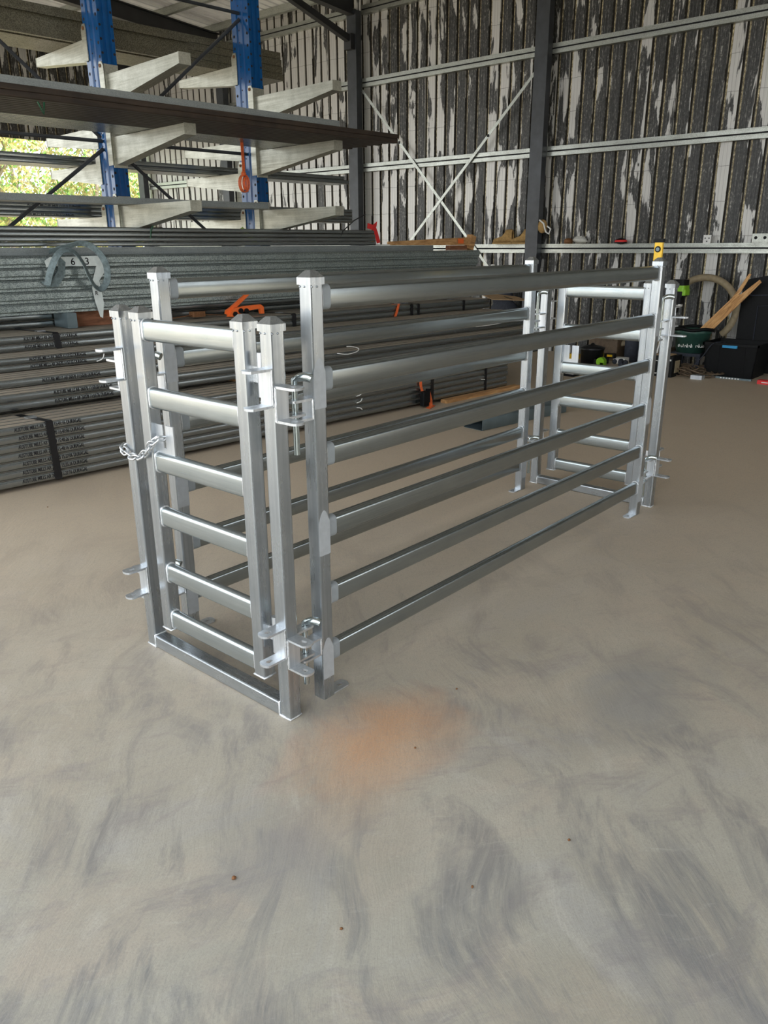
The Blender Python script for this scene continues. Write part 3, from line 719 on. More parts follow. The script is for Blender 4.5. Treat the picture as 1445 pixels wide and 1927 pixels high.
strap('black steel strap on the top bundle, right of the close pair', 7.32, 6.70, 7.3, .786, .916, .04)
strap('black steel strap on the top bundle behind the near panel post', 5.36, 6.70, 7.3, .786, .916, .05)
strap('black steel strap near the right end of the top bundle', 8.2, 6.70, 7.3, .786, .916, .04)
# timber and steel packers carrying the purlins
b = MB(); b.prism(rrect(.045, .0655, .008, 2), (3.05, 6.93, .985), (3.05, 7.2, .985)); single('steel_packer', 'short grey box-section packer under the big purlins, left of the red-brown timber', 'packer', b, 'bluesteel', (3.05, 6.93, .92), 1)
bearer('red-brown timber packer under the big purlins beside the grey packer', 3.13, 3.75, 7.08, 7.18, .9165, 1.05, 'redwood')
# nested purlins
for i in range(5):
    z0 = 1.052+i*.0965; h = .0955
    P = [(.022, 0), (.020, .014), (.002, .020), (-.008, .030), (-.008, h-.022), (.002, h-.006), (.016, h), (.195, h), (.195, h-.006), (.02, h-.008), (.006, h-.02), (.006, .0)]
    b = MB(); vs = [(x, 7.0+p, z0+q) for x in (.6, 8.75+.03*i) for p, q in P]; k = len(P)
    b.add(vs, [(j, (j+1) % k, (j+1) % k+k, j+k) for j in range(k)]+[tuple(range(k)), tuple(reversed(range(k, 2*k)))])
    b.box(.6, 8.75, 7.17, 7.176, z0, z0+h-.006)
    single('steel_purlin', 'speckled galvanised purlin in the big stack, %s from the bottom' % ordn[i], 'purlin', b, 'purlin', (.6, 7.0, z0), 1, 'big purlins stacked on packers')
for i in range(2):
    b = MB(); z0 = 1.05+i*.2755; b.box(.6, 8.15, 7.205, 7.60, z0, z0+.2745)
    single('steel_purlin', 'smooth pale purlin behind the speckled stack, %s one' % ('upper' if i else 'lower'), 'purlin', b, 'purlinL', (.6, 7.2, z0), 1, 'big purlins stacked on packers')
pr4 = rrect(.0318, .0205, .009, 3); pi4 = rrect(.029, .018, .006, 3)
b = MB(); b.hollow(pr4, pi4, (0, 0, 0), (6.5, 0, 0), 0, 1); me4 = b.mesh('steel_tube', ['tube', 'brass'])
for r in range(4):
    for c in range(5):
        o = bpy.data.objects.new('steel_tube', me4); COL.objects.link(o); place(o, (.62+random.uniform(0, .03), 7.30+.0655*c, 1.6025+.0435*(r+.5)), 1)
        lb = 'thin steel tube at the front of the small bundle on the purlins, %s row up' % ordn[r] if c == 0 else ('thin steel tube on top of the small bundle on the purlins, %s back' % ordn[c] if r == 3 else 'thin steel tube inside the small bundle on the purlins')
        tag(o, lb, 'steel tube', 'tubes of the small bundle on the purlins')
for x, c_, m_, lb in ((4.22, .0, 'blackstrap', 'black strap on the small tube bundle, left one'), (6.62, 0, 'blackstrap', 'black strap on the small tube bundle, right of the centre'), (6.92, 0, 'blackstrap', 'black strap on the small tube bundle close to its red-tagged end')):
    b = MB(); b.ribbon([(x, 7.297, 1.605), (x, 7.297, 1.778), (x, 7.31, 1.781), (x, 7.6, 1.781)], (.035, 0, 0), .003); single('bundle_strap', lb, 'strap', b, m_, (x, 7.3, 1.6), 1, 'straps on the small tube bundle')
b = MB(); b.ribbon([(5.17, 7.294, 1.785), (5.37, 7.290, 1.612)], (.035, 0, .02), .003); single('bundle_strap', 'light green strap lying diagonally over the small tube bundle', 'strap', b, 'greenstrap', (5.27, 7.3, 1.7), 1, 'straps on the small tube bundle')
def whip(lb, pts, m_, r=.007):
    b = MB(); b.tube(pts, r, 6); single('loose_strap_end', lb, 'strap', b, m_, pts[0], 1)
whip('dark green strap end curving up from the small bundle, left', [(4.08, 7.28, 1.64), (4.09, 7.27, 1.74), (4.12, 7.24, 1.83), (4.18, 7.2, 1.91), (4.24, 7.2, 1.95)], 'darkgreen', .009)
whip('black strap end curving up from the small bundle, right', [(6.55, 7.28, 1.64), (6.6, 7.27, 1.76), (6.72, 7.2, 1.88), (6.86, 7.15, 1.95)], 'blackstrap')
# red flag and yellow tag at the end of the bundle
t = thing('end_flag', 'red flag and yellow tag on the right end of the small tube bundle', 'flag', (7.14, 7.3, 1.6), 1)
b = MB(); b.ribbon([(7.02, 7.28, 1.83), (7.10, 7.27, 1.81), (7.17, 7.27, 1.85)], (.01, 0, .06), .003); b.ribbon([(7.12, 7.27, 1.82), (7.16, 7.27, 1.74), (7.20, 7.27, 1.63)], (.06, 0, .01), .003); part('flag_cloth', b, 'red', t)
b = MB(); b.box(7.10, 7.135, 7.285, 7.292, 1.62, 1.74); part('tag', b, 'yellow', t)
# timber on the purlins
t = thing('timber_offcut', 'long brown timber on the purlins with an orange sticker', 'timber', (8.1, 7.2, 1.6), 1)
b = MB(); vs = [(7.35, 7.22, 1.602), (8.72, 7.06, 1.60), (8.72, 7.11, 1.60), (7.35, 7.27, 1.602), (7.35, 7.22, 1.645), (8.72, 7.06, 1.70), (8.72, 7.11, 1.70), (7.35, 7.27, 1.645)]
b.add(vs, [(0, 3, 2, 1), (4, 5, 6, 7), (0, 1, 5, 4), (1, 2, 6, 5), (2, 3, 7, 6), (3, 0, 4, 7)]); part('beam', b, 'wood', t)
b = MB(); b.box(8.49, 8.60, 7.058, 7.066, 1.62, 1.68); part('sticker', b, 'orangemetal', t)
b = MB(); b.prism(rrect(.05, .045, .003, 1), (8.76, 7.1, 1.542), (8.82, 7.1, 1.72), up=(0, 1, 0)); single('timber_block', 'short pale timber block leaning at the end of the brown timber', 'timber', b, 'wood', (8.79, 7.1, 1.54), 1)
b = MB(); b.box(8.35, 8.7, 7.08, 7.16, 1.536, 1.598); single('timber_chock', 'small dark timber chock under the brown timber on the purlins', 'timber', b, 'redwood', (8.5, 7.1, 1.536), 1)
b = MB(); b.box(7.2, 7.75, 7.22, 7.4, 1.602, 1.612); single('pale_sheet', 'small pale sheet lying on the purlins left of the brown timber', 'sheet', b, 'white', (7.4, 7.3, 1.602), 1)
# grey webbing sling and tag hung on the purlins
t = thing('lifting_sling', 'grey webbing sling looped over the top of the speckled purlins', 'sling', (3.2, 6.95, 1.55), 1)
def smooth(P, n_=6):
    out = []
    for i in range(len(P)-1):
        p0, p1, p2, p3 = [Vector(P[max(0, min(len(P)-1, k))]) for k in (i-1, i, i+1, i+2)]
        for j in range(n_):
            u = j/n_; out.append(.5*((2*p1)+(p2-p0)*u+(2*p0-5*p1+4*p2-p3)*u*u+(3*p1-p0-3*p2+p3)*u**3))
    out.append(Vector(P[-1])); return out
pth = smooth([(2.88, 6.95, 1.29), (2.91, 6.92, 1.40), (2.97, 6.90, 1.52), (3.05, 6.92, 1.575), (3.14, 6.92, 1.56), (3.19, 6.88, 1.47), (3.22, 6.86, 1.36), (3.27, 6.87, 1.27), (3.335, 6.89, 1.245), (3.40, 6.90, 1.31), (3.415, 6.90, 1.42), (3.385, 6.91, 1.52), (3.32, 6.94, 1.60), (3.24, 6.97, 1.632), (3.15, 7.02, 1.61), (3.0, 7.1, 1.565)])
wv = []
for i, p in enumerate(pth):
    tt = (pth[min(i+1, len(pth)-1)]-pth[max(i-1, 0)]).normalized(); wd = tt.cross(Vector((0, -1, 0)))
    wd = (wd.normalized()*.62+Vector((0, -1, 0))*.6).normalized()*.058; wv.append(tuple(wd))
b = MB(); b.ribbon(pth, wv, .006); part('webbing', b, 'sling', t)
b = MB(); b.ribbon([(2.86, 6.97, 1.30), (2.95, 6.96, 1.30), (3.02, 6.965, 1.38), (3.05, 6.97, 1.5)], (.05, 0, -.05), .006); part('webbing_tail', b, 'sling', t)
t = thing('marked_tag', 'white plastic strip with handwritten marks hanging down the speckled purlins', 'tag', (3.2, 6.98, 1.5), 1)
def poly(pts, d, th=.002):
    b = MB(); k = len(pts); vs = [(x, d, z) for x, z in pts]+[(x, d+th, z) for x, z in pts]
    return b.add(vs, [tuple(range(k)), tuple(reversed(range(k, 2*k)))]+[(i, i+k, (i+1) % k+k, (i+1) % k) for i in range(k)])
part('tag_strip', poly([(2.91, 1.435), (2.93, 1.445), (3.36, 1.44), (3.40, 1.44), (3.405, 1.525), (2.95, 1.52), (2.90, 1.49)], 6.984), 'paper', t)
part('tag_fold', poly([(3.30, 1.30), (3.33, 1.265), (3.465, 1.435), (3.42, 1.525), (3.36, 1.525), (3.36, 1.45)], 6.980), 'paper', t)
part('tag_tail', poly([(3.29, 1.25), (3.31, 1.31), (3.36, 1.34), (3.375, 1.24), (3.385, 1.12), (3.36, .985), (3.335, 1.0), (3.305, 1.13)], 6.976), 'paper', t)
text('written_mark', '6', .085, (3.125, 6.982, 1.452), t); text('written_mark', '3', .085, (3.255, 6.982, 1.452), t)
text('written_mark', 'R', .05, (3.31, 6.974, 1.19), t); text('written_mark', 'V', .04, (3.325, 6.974, 1.245), t)

# orange tensioner on the top bundle
t = thing('strap_tensioner', 'orange strapping tensioner lying on the top tube bundle', 'tensioner', (4.85, 6.85, .92), 1)
def plate_xz(pts, d0, d1):
    b = MB(); k = len(pts); vs = [(x, d0, z) for x, z in pts]+[(x, d1, z) for x, z in pts]
    return b.add(vs, [tuple(range(k)), tuple(reversed(range(k, 2*k)))]+[(i, i+k, (i+1) % k+k, (i+1) % k) for i in range(k)])
part('lever', plate_xz([(4.62, .95), (4.66, .93), (4.72, .985), (4.97, 1.16), (4.93, 1.165), (4.68, 1.01), (4.63, .985)], 6.87, 6.90), 'orangemetal', t)
part('handle', plate_xz([(4.62, .925), (4.74, .920), (4.80, .965), (5.02, .985), (5.03, .93), (5.07, .93), (5.065, 1.0), (5.03, 1.025), (4.84, 1.02), (4.70, 1.005)], 6.83, 6.87), 'orangemetal', t)
for x, z in ((4.77, .975), (4.70, .945), (4.84, .97)):
    b = MB(); b.prism(circ(.026, 14), (x, 6.815, z), (x, 6.905, z)); part('roller', b, 'black', t)
# rusty ratchet left of it
t = thing('rusty_ratchet', 'rusty ratchet buckle with brown webbing on the top bundle, behind the back panel post', 'ratchet', (4.35, 6.95, .92), 1)
b = MB(); b.box(4.28, 4.42, 6.93, 7.02, .935, .985, 0, .008); b.prism(circ(.015, 10), (4.35, 6.90, .97), (4.35, 7.05, .97)); part('buckle', b, 'rust', t)
b = MB(); b.ribbon([(3.95, 7.02, .925), (4.3, 6.98, .955)], (0, .05, 0), .004); b.ribbon([(4.4, 6.98, .955), (4.75, 6.9, .925)], (0, .03, 0), .004); part('webbing', b, 'rust', t)
# orange ratchet on the lowest bundle
t = thing('ratchet_strap', 'orange ratchet strap with black buckle on the front of the lowest bundle', 'ratchet strap', (5.98, 5.42, 0), 1)
b = MB(); b.ribbon([(5.95, 5.42, .40), (5.96, 5.41, .22), (5.98, 5.39, .12)], (.035, 0, 0), .004); b.ribbon([(6.07, 5.40, .15), (6.08, 5.38, .06), (6.03, 5.33, .006)], (.05, 0, 0), .004); b.ribbon([(6.1, 5.36, .01), (5.95, 5.30, .006)], (0, .06, 0), .004); part('webbing', b, 'orange', t)
b = MB(); b.box(5.93, 6.02, 5.34, 5.40, .02, .17, 0, .01); b.box(6.01, 6.04, 5.35, 5.39, .05, .19); part('buckle', b, 'black', t)
# orange strap over the top bundle
b = MB(); b.ribbon([(6.90, 6.69, .79), (6.93, 6.688, .86), (6.96, 6.69, .935), (6.97, 6.8, .925)], (.04, 0, 0), .004); single('orange_strap', 'short orange strap over the front of the top bundle', 'strap', b, 'orange', (6.93, 6.69, .79), 1)
# white tie wires on the tube faces
wires = [((2.98, 5.99, .66), (3.03, 5.95, .655), 'pale'), ]
def wire(lb, pts):
    b = MB(); b.tube(smooth(pts, 4), .0045, 5); single('tie_wire', lb, 'wire', b, 'white', pts[0], 1, 'white tie wires sticking out of the tube bundles')
wire('white wire loop on the tubes behind the second rail', [(5.15, 5.79, .60), (5.25, 5.75, .585), (5.38, 5.75, .60), (5.42, 5.77, .625), (5.34, 5.78, .65), (5.28, 5.79, .655)])
wire('white wire tick on the lowest bundle, upper of the three behind the rail', [(5.06, 5.425, .235), (5.09, 5.40, .25), (5.11, 5.40, .275)])
wire('white wire tick on the lowest bundle, middle of the three behind the rail', [(5.06, 5.425, .17), (5.09, 5.40, .185), (5.11, 5.40, .21)])
wire('white wire tick on the lowest bundle, lowest of the three behind the rail', [(5.06, 5.425, .125), (5.09, 5.40, .12), (5.11, 5.40, .10)])
wire('white wire tick near the left post on the third pile, upper', [(2.97, 6.375, .77), (3.0, 6.35, .765), (3.03, 6.35, .768)])
wire('white wire tick near the left post on the third pile, lower', [(2.97, 6.375, .69), (3.01, 6.35, .71), (3.03, 6.35, .75)])
wire('white wire hanging from the second pile beside the left upright', [(3.0, 5.79, .56), (3.05, 5.76, .54), (3.14, 5.76, .52)])
wire('white wire tick on the lowest bundle near its right strap', [(6.98, 5.425, .17), (7.02, 5.40, .165)])
# cardboard tube and wrapped goods beyond the stack
t = thing('cardboard_sheet', 'tan cardboard wrap sticking out past the right end of the top bundle', 'cardboard', (8.9, 6.8, .87), 1)
b = MB(); vs = [(8.72, 6.64, .90), (9.35, 6.45, .86), (9.4, 6.75, .90), (8.75, 6.95, .985), (8.72, 6.64, .91), (9.35, 6.45, .87), (9.4, 6.75, .91), (8.75, 6.95, .995)]
b.add(vs, [(0, 3, 2, 1), (4, 5, 6, 7), (0, 1, 5, 4), (1, 2, 6, 5), (2, 3, 7, 6), (3, 0, 4, 7)]); part('sheet', b, 'card', t)
b = MB(); b.ribbon([(8.95, 6.60, .93), (9.05, 6.55, .90)], (.0, .03, .01), .004); part('tape', b, 'black', t)
b = MB(); b.ribbon(smooth([(7.6, 6.02, .68), (7.9, 6.0, .684), (8.2, 5.99, .70), (8.62, 5.99, .69)]), (0, .02, .035), .003); single('plastic_wrap', 'strip of white plastic wrap lying along the tubes near their right end', 'plastic wrap', b, 'white', (7.6, 6.0, .68), 1)

# ================================================================== CANTILEVER RACK (numbers at rack scale)
S = 1.1636
def Z(z): return 1.6+(z-1.6)*S
rk = thing('cantilever_rack', 'blue-columned double-sided cantilever rack with galvanised arms, left of the wall', 'rack', (4.2*S, 6.7*S, 0), 1)
cx = [2.03, 3.50, 4.97]
dF, dB = 6.62*S, 6.62*S+.30
CW = .075
def column_mb(x):
    b = MB(); top = 5.15
    # sigma-like outline with flutes on front face and grooved side
    P = [(-CW, 0), (-.045, 0), (-.045, .014), (-.015, .014), (-.015, 0), (.015, 0), (.015, .014), (.045, .014), (.045, 0), (CW, 0), (CW, .30), (-CW, .30), (-CW, .22), (-CW+.012, .21), (-CW+.012, .17), (-CW, .16), (-CW, .12), (-CW+.012, .11), (-CW+.012, .07), (-CW, .06)]
    k = len(P); vs = [(x+u, dF+v, z) for z in (0, top) for u, v in P]
    b.add(vs, [(i, (i+1) % k, (i+1) % k+k, i+k) for i in range(k)]+[tuple(reversed(range(k))), tuple(range(k, 2*k))])
    z = .3
    while z < 5.1:
        for v in (.032, .268): b.prism(circ(.015, 8), (x-CW-.0012, dF+v, z), (x-CW+.0005, dF+v, z), 1)
        b.prism(circ(.008, 8), (x-CW+.0105, dF+.19, z+.05), (x-CW+.0125, dF+.19, z+.05), 1)
        for u in (-.06, .06): b.prism(circ(.012, 8), (x+u, dF-.001, z+.03), (x+u, dF+.0005, z+.03), 1)
        z += .115
    return b
def slab(b, pts, x0, x1, mi=0):
    """polygon in d,z extruded along x"""
    k = len(pts); vs = [(x0, d, z) for d, z in pts]+[(x1, d, z) for d, z in pts]
    b.add(vs, [tuple(range(k)), tuple(reversed(range(k, 2*k)))]+[(i, i+k, (i+1) % k+k, (i+1) % k) for i in range(k)], mi); return b
for x in cx:
    xs = x*S; c = part('column', column_mb(xs), ['blue', 'hole'], rk)
    b = MB(); b.box(xs-.12, xs+.12, dF-.25, dB+.25, 0, .02, 0); part('base_plate', b, 'blue', rk)
    if x < 3: continue
    def arm(z, front):
        z = Z(z); aw = .055; L = (1.1 if front else 1.0)*S
        d0 = dF if front else dB; sg = -1 if front else 1
        h0, h1 = (.25, .085) if front else (.20, .08)
        b = MB(); dd = d0+sg*.008
        slab(b, [(dd, z), (dd+sg*L, z), (dd+sg*L, z-h1), (dd, z-h0)] if front else [(dd, z), (dd, z-h0), (dd+L, z-h1), (dd+L, z)], xs-aw, xs+aw)
        a = part('arm', b, 'armm', rk)
        b = MB(); slab(b, [(dd-sg*.0, z+.09), (dd+sg*.012, z+.09), (dd+sg*.012, z-h0-.02), (dd, z-h0-.02)], xs-.07, xs+.07); part('root_plate', b, 'armm', a)
        b = MB()
        pts = [(dF-.03, z+.07), (dF+.0, z+.11), (dF+.05, z+.11), (dF+.06, z+.07), (dF+.06, z-h0), (dF-.03, z-h0)] if front else [(dB+.03, z+.07), (dB, z+.11), (dB-.05, z+.11), (dB-.06, z+.07), (dB-.06, z-h0), (dB+.03, z-h0)]
        slab(b, pts, xs-CW-.012, xs-CW-.004); b.prism(circ(.016, 10), (xs-CW-.02, pts[1][0]+(.025 if front else -.025), z+.075), (xs-CW-.012, pts[1][0]+(.025 if front else -.025), z+.075), 1); part('side_plate', b, ['armm', 'rust'], a)
        b = MB(); e = dd+sg*L; q0, q1 = sorted((e, e+sg*.008)); b.box(xs-aw-.003, xs+aw+.003, q0, q1, z-h1-.003, z+.003); part('end_cap', b, 'armm', a)
    for z in (2.92, 2.46, 1.93): arm(z, True)
    for z in (3.22, 2.56, 2.28, 1.85): arm(z, False)
dc = 6.75*S
def brace(x0, z0, x1, z1, r=.017, dd=0):
    b = MB(); b.tube([(x0*S, dc+dd, Z(z0)), (x1*S, dc+dd, Z(z1))], r, 8); part('brace', b, 'column' if r > .016 else 'rust', rk)
for z in (2.44, 3.62): brace(2.03+.07, z, 3.5-.07, z); brace(3.5+.07, z, 4.97-.07, z)
brace(3.43, 2.38, 2.10, 1.42, .018); brace(3.57, 2.38, 4.9, 1.36, .018, .03)
brace(4.90, 3.57, 3.57, 2.47, .018); brace(3.43, 2.47, 2.10, 3.58, .018, .03)
# loads -----------------------------------------------------------------
b = MB(); x0, x1, d0, z0, z1 = .5*S, 4.56*S, 7.10*S, Z(3.222), Z(3.405)
b.box(x0, x1, d0, d0+.005, z0, z1); b.box(x0, x1, d0-.045, d0, z0, z0+.005); b.box(x0, x1, d0-.06, d0, z1-.005, z1); b.box(x0, x1, d0-.06, d0-.055, z1-.03, z1-.005)
single('steel_purlin', 'deep brownish purlin on the top back arms of the rack, behind the left blue column', 'purlin', b, 'oldpurlin', (x0, d0, z0), 1, 'purlins on the top back arms')
for i in range(4):
    zz = Z(3.222)+i*.075; b = MB(); b.box(.5*S, (5.72-.01*i)*S, 7.16*S, 7.6*S, zz, zz+.071)
    single('steel_purlin', 'flat purlin piled on the top back rack arms, %s from the bottom' % ordn[i], 'purlin', b, 'oldpurlin', (.5*S, 7.16*S, zz), 1, 'purlins on the top back arms')
# level 2 dark tubes
b = MB(); b.hollow(rrect(.0375, .021, .005, 2), rrect(.034, .018, .004, 2), (0, 0, 0), (5.0*S, 0, 0), 0, 0); me2 = b.mesh('dark_tube', ['tubedark'])
b = MB(); b.hollow(rrect(.0375, .021, .005, 2), rrect(.034, .018, .004, 2), (0, 0, 0), (4.5*S, 0, 0), 0, 0); me2b = b.mesh('pale_tube', ['tube'])
for c in range(17):
    dk = c < 10
    for r in range(2 if c < 5 else 1):
        o = bpy.data.objects.new('dark_tube' if dk else 'steel_tube', me2 if dk else me2b); COL.objects.link(o)
        place(o, ((.5+(-.04*(c % 3)) )*S, 5.30*S+.0765*(c+.5), Z(2.46)+.003+.0425*(r+.5)), 1)
        lb = ('brown-black tube on the middle front rack arms, %s back from its edge%s' % (ordn[c], ', upper layer' if r else '')) if dk else 'grey tube on the middle front arms, %s in front of the blue columns' % ordn[16-c]
        tag(o, lb, 'steel tube', 'tubes on the middle front arms')
b = MB(); b.box(.5*S, 4.84*S, 5.34*S, 5.34*S+.32, Z(2.46)+.09, Z(2.46)+.145); single('steel_purlin', 'galvanised channel lying on the brown-black tubes of the rack', 'purlin', b, 'purlinL', (.5*S, 5.34*S, Z(2.54)), 1)
# level 3 channel
b = MB(); b.box(.5*S, 4.82*S, 6.34*S, 6.34*S+.27, Z(1.93)+.003, Z(1.93)+.062); single('steel_purlin', 'pale galvanised channel on the lowest front arms of the rack', 'purlin', b, 'purlinL', (.5*S, 6.34*S, Z(1.93)), 1)
# back loads
b = MB(); b.hollow(rrect(.0375, .0225, .006, 2), rrect(.034, .019, .005, 2), (0, 0, 0), (6.2*S, 0, 0), 0, 1); me3 = b.mesh('steel_tube', ['tube', 'brass'])
for r in range(2):
    for c in range(5):
        o = bpy.data.objects.new('steel_tube', me3); COL.objects.link(o); place(o, ((.5+.05*(c % 2)-.08*r)*S, 7.25*S+.0765*(c+.5), Z(2.28)+.003+.0455*(r+.5)), 1)
        tag(o, 'tube on the second-lowest back rack arms, %s row, %s from the front' % (('lower', 'upper')[r], ordn[c]), 'steel tube', 'tubes on the second-lowest back arms')
for r in range(4):
    for c in range(5):
        o = bpy.data.objects.new('steel_tube', me3); COL.objects.link(o); place(o, (.45*S, 7.15*S+.0765*(c+.5), Z(1.85)+.003+.0425*(r+.5)), 1); o.scale = (1, 1, .93)
        tag(o, 'tube on the lowest back rack arms, %s row up, %s from the front' % (ordn[r], ordn[c]), 'steel tube', 'tubes on the lowest back arms')
        if c == 0 and r in (0, 2, 3): text('printed_text', AM % '15:3%d:16' % r if False else AM % ('15:3%d:16' % r), .03, (2.82*S+.04*r, 7.15*S-.001, Z(1.85)+.0425*r+.012), o, width=.55)
# hanging orange strap
t = thing('hanging_strap', 'orange strap hanging from the middle rack arms, tied in a loop', 'strap', (5.18, 7.2, 2.1), 1)
xo, do = 4.455*S, 6.2*S
b = MB(); b.ribbon([(xo, do, Z(2.47)), (xo+.005, do, Z(2.2))], (.035, 0, 0), .004); part('tail', b, 'orange', t)
lp = [(xo+.055*math.sin(a)*(1 if a < PI else 1), do, Z(2.13)+.085*math.cos(a)) for a in [2*PI*i/14 for i in range(15)]]
b = MB(); b.ribbon(lp, (0, .05, 0), .006); b.ribbon([(p[0]*.35+xo*.65, p[1]-.02, p[2]*.7+Z(2.13)*.3) for p in lp], (0, .04, 0), .006); b.sphere((xo, do, Z(2.21)), .028, 0, 8); part('loop', b, 'orange', t)
b = MB(); b.tube([(1.78*S+.6, 5.3*S, Z(2.45)), (1.8*S+.6, 5.28*S, Z(2.38)), (1.82*S+.6, 5.3*S, Z(2.45))], .008, 6); single('loose_strap_end', 'dark green strap loop hanging under the rack load at far left', 'strap', b, 'darkgreen', (2.7, 6.1, 2.5), 1)

# ================================================================== THINGS ALONG THE WALL
# blue-grey box section on the floor
b = MB(); b.hollow(rrect(.115, .055, .006, 2), rrect(.111, .051, .005, 2), (0, 0, 0), (1.25, 0, 0)); me = b.mesh('box_section', ['bluesteel'])
o = bpy.data.objects.new('box_section', me); COL.objects.link(o); o.location = (5.83, 3.98, .0555); o.rotation_euler = (0, 0, math.radians(-8)); tag(o, 'blue-grey steel box section lying on the floor behind the race', 'steel section')
# boots on the girt
def boot(x, y, rz, lb):
    t = thing('work_boot', lb, 'boot', (x, y, 1.611), group='tan boots on the wall girt'); t.rotation_euler = (0, 0, rz); t.scale = (1.25, 1.25, 1.1)
    b = MB(); L = [(-.10, .045, .12), (-.105, .046, .05), (-.10, .046, .015)]
    secs = [(-.115, .030, .17, .0), (-.09, .042, .185, .0), (-.02, .044, .18, .0), (.0, .044, .14, 0), (.04, .046, .09, 0), (.10, .048, .07, 0), (.15, .038, .055, 0), (.17, .015, .03, 0)]
    vs = []
    for (u, w_, h, _) in secs:
        for a in range(10):
            q = 2*PI*a/10; vs.append((x+u, y+w_*math.cos(q), 1.611+.018+max(0, h/2+h/2*math.sin(q))))
    fs = [(i*10+j, i*10+(j+1) % 10, (i+1)*10+(j+1) % 10, (i+1)*10+j) for i in range(len(secs)-1) for j in range(10)]+[tuple(range(10)), tuple(reversed(range(70, 80)))]
    b.add(vs, fs, 0, True); part('upper', b, 'boot', t)
    b = MB(); b.prism([(-.115, -.042), (.12, -.05), (.175, -.02), (.175, .02), (.12, .05), (-.115, .042)], (x, y, 1.611), (x, y, 1.632), up=(0, 1, 0)); part('sole', b, 'boot', t)
    b = MB(); b.tube([(x+.03, y-.045, 1.72), (x+.01, y-.055, 1.66), (x+.02, y-.06, 1.60)], .004, 5); part('lace', b, 'rust', t)
boot(11.04, 7.05, PI/2, 'tan work boot on the wall girt, left one of the pair'); boot(11.04, 6.72, PI/2, 'tan work boot on the wall girt, right one beside the dark column')
t = thing('respirator_mask', 'tan mask with pale straps hanging at the dark column above the girt', 'mask', (10.97, 6.33, 1.85))
b = MB(); b.sphere((11.0, 6.37, 1.86), .10, 0, 12, (.6, .8, 1)); part('shell', b, 'boot', t)
b = MB(); b.tube([(10.95, 6.40, 1.95), (10.94, 6.32, 1.9), (10.95, 6.28, 1.78), (10.94, 6.22, 1.75), (10.95, 6.2, 1.82), (10.95, 6.26, 1.86)], .012, 6); part('straps', b, 'white', t)
b = MB(); b.lathe([(.0, 0), (.06, 0), (.065, .04), (.05, .07), (.0, .08)], (11.07, 5.96, 1.611), 14); single('small_pot', 'dark reddish pot on the girt left of the clear bag', 'pot', b, 'rust', (11.07, 5.96, 1.611))
b = MB(); rnd = random.Random(3); base = MB(); base.sphere((11.05, 5.76, 1.66), .1, 0, 14, (.5, 1.2, .5)); base.v = [(x+rnd.uniform(-.015, .015), y+rnd.uniform(-.02, .02), max(1.611, z+rnd.uniform(-.02, .02))) for x, y, z in base.v]
single('plastic_bag', 'crumpled clear plastic bag on the wall girt', 'bag', base, 'clear', (11.05, 5.76, 1.611))
t = thing('tape_roll', 'black roll with a red band on the girt left of the level', 'roll', (11.07, 5.13, 1.611))
b = MB(); b.lathe([(.085, 0), (.085, .03)], (11.07, 5.13, 1.611), 20); b.sphere((11.07, 5.13, 1.64), .085, 0, 14, (1, 1, .5)); part('body', b, 'black', t)
b = MB(); b.lathe([(.0865, .018), (.0865, .04), (.07, .05)], (11.07, 5.13, 1.611), 20); part('band', b, 'red', t)
t = thing('power_outlet', 'white power outlet plate on the girt', 'outlet', (11.09, 3.93, 1.6))
b = MB(); b.box(11.085, 11.097, 3.88, 3.98, 1.605, 1.71, 0); part('plate', b, 'white', t)
for y_, z_ in ((3.905, 1.67), (3.955, 1.67), (3.93, 1.63)):
    b = MB(); b.prism(circ(.009, 8), (11.083, y_, z_), (11.087, y_, z_)); part('socket', b, 'hole', t)
b = MB(); b.box(11.08, 11.095, 3.16, 3.36, 1.60, 1.72)
for y_ in (3.205, 3.315): b.prism(circ(.02, 10), (11.077, y_, 1.67), (11.082, y_, 1.67), 1)
single('bracket_plate', 'galvanised bracket plate with two dark holes at the right end of the girt', 'bracket', b, ['girt', 'hole'], (11.09, 3.26, 1.6))
# hose: big ring leaning on the wall
b = MB(); pts = [(10.87, 3.80-.43*math.cos(a), .77+.41*math.sin(a)) for a in [math.radians(q) for q in range(-48, 160, 8)]]
b.tube(pts, .045, 12); single('hose', 'thick dusty hose standing in a hoop against the wall', 'hose', b, 'hose', (10.98, 3.8, .4))
b = MB(); b.tube(smooth([(10.75, 5.25, .05), (10.8, 5.1, .14), (10.9, 4.95, .22), (10.98, 4.75, .27), (11.0, 4.5, .26), (11.0, 4.3, .3)]), .04, 10); single('hose', 'length of dusty hose on the clutter behind the far gate', 'hose', b, 'hose', (10.9, 4.9, .05))
# big black case behind the crate
t = thing('tool_case', 'large black tool case standing behind the crate at the right edge', 'case', (10.98, 2.95, 0))
b = MB(); P = [(3.34, 0), (3.34, 1.08), (3.27, 1.17), (2.9, 1.25), (2.4, 1.27), (2.4, 0)]
vs = [(x, y, z) for x in (10.92, 11.15) for y, z in P]; k = len(P)
b.add(vs, [tuple(reversed(range(k))), tuple(range(k, 2*k))]+[(i, (i+1) % k, (i+1) % k+k, i+k) for i in range(k)]); part('shell', b, 'black', t)
b = MB(); b.tube([(10.91, 3.32, 1.04), (10.91, 3.22, .97), (10.91, 2.85, .99), (10.91, 2.5, 1.0)], .008, 6); b.tube([(10.91, 3.12, .35), (10.91, 3.12, .84), (10.91, 2.9, .86), (10.91, 2.6, .86)], .006, 6); part('rib', b, 'darkteal', t)
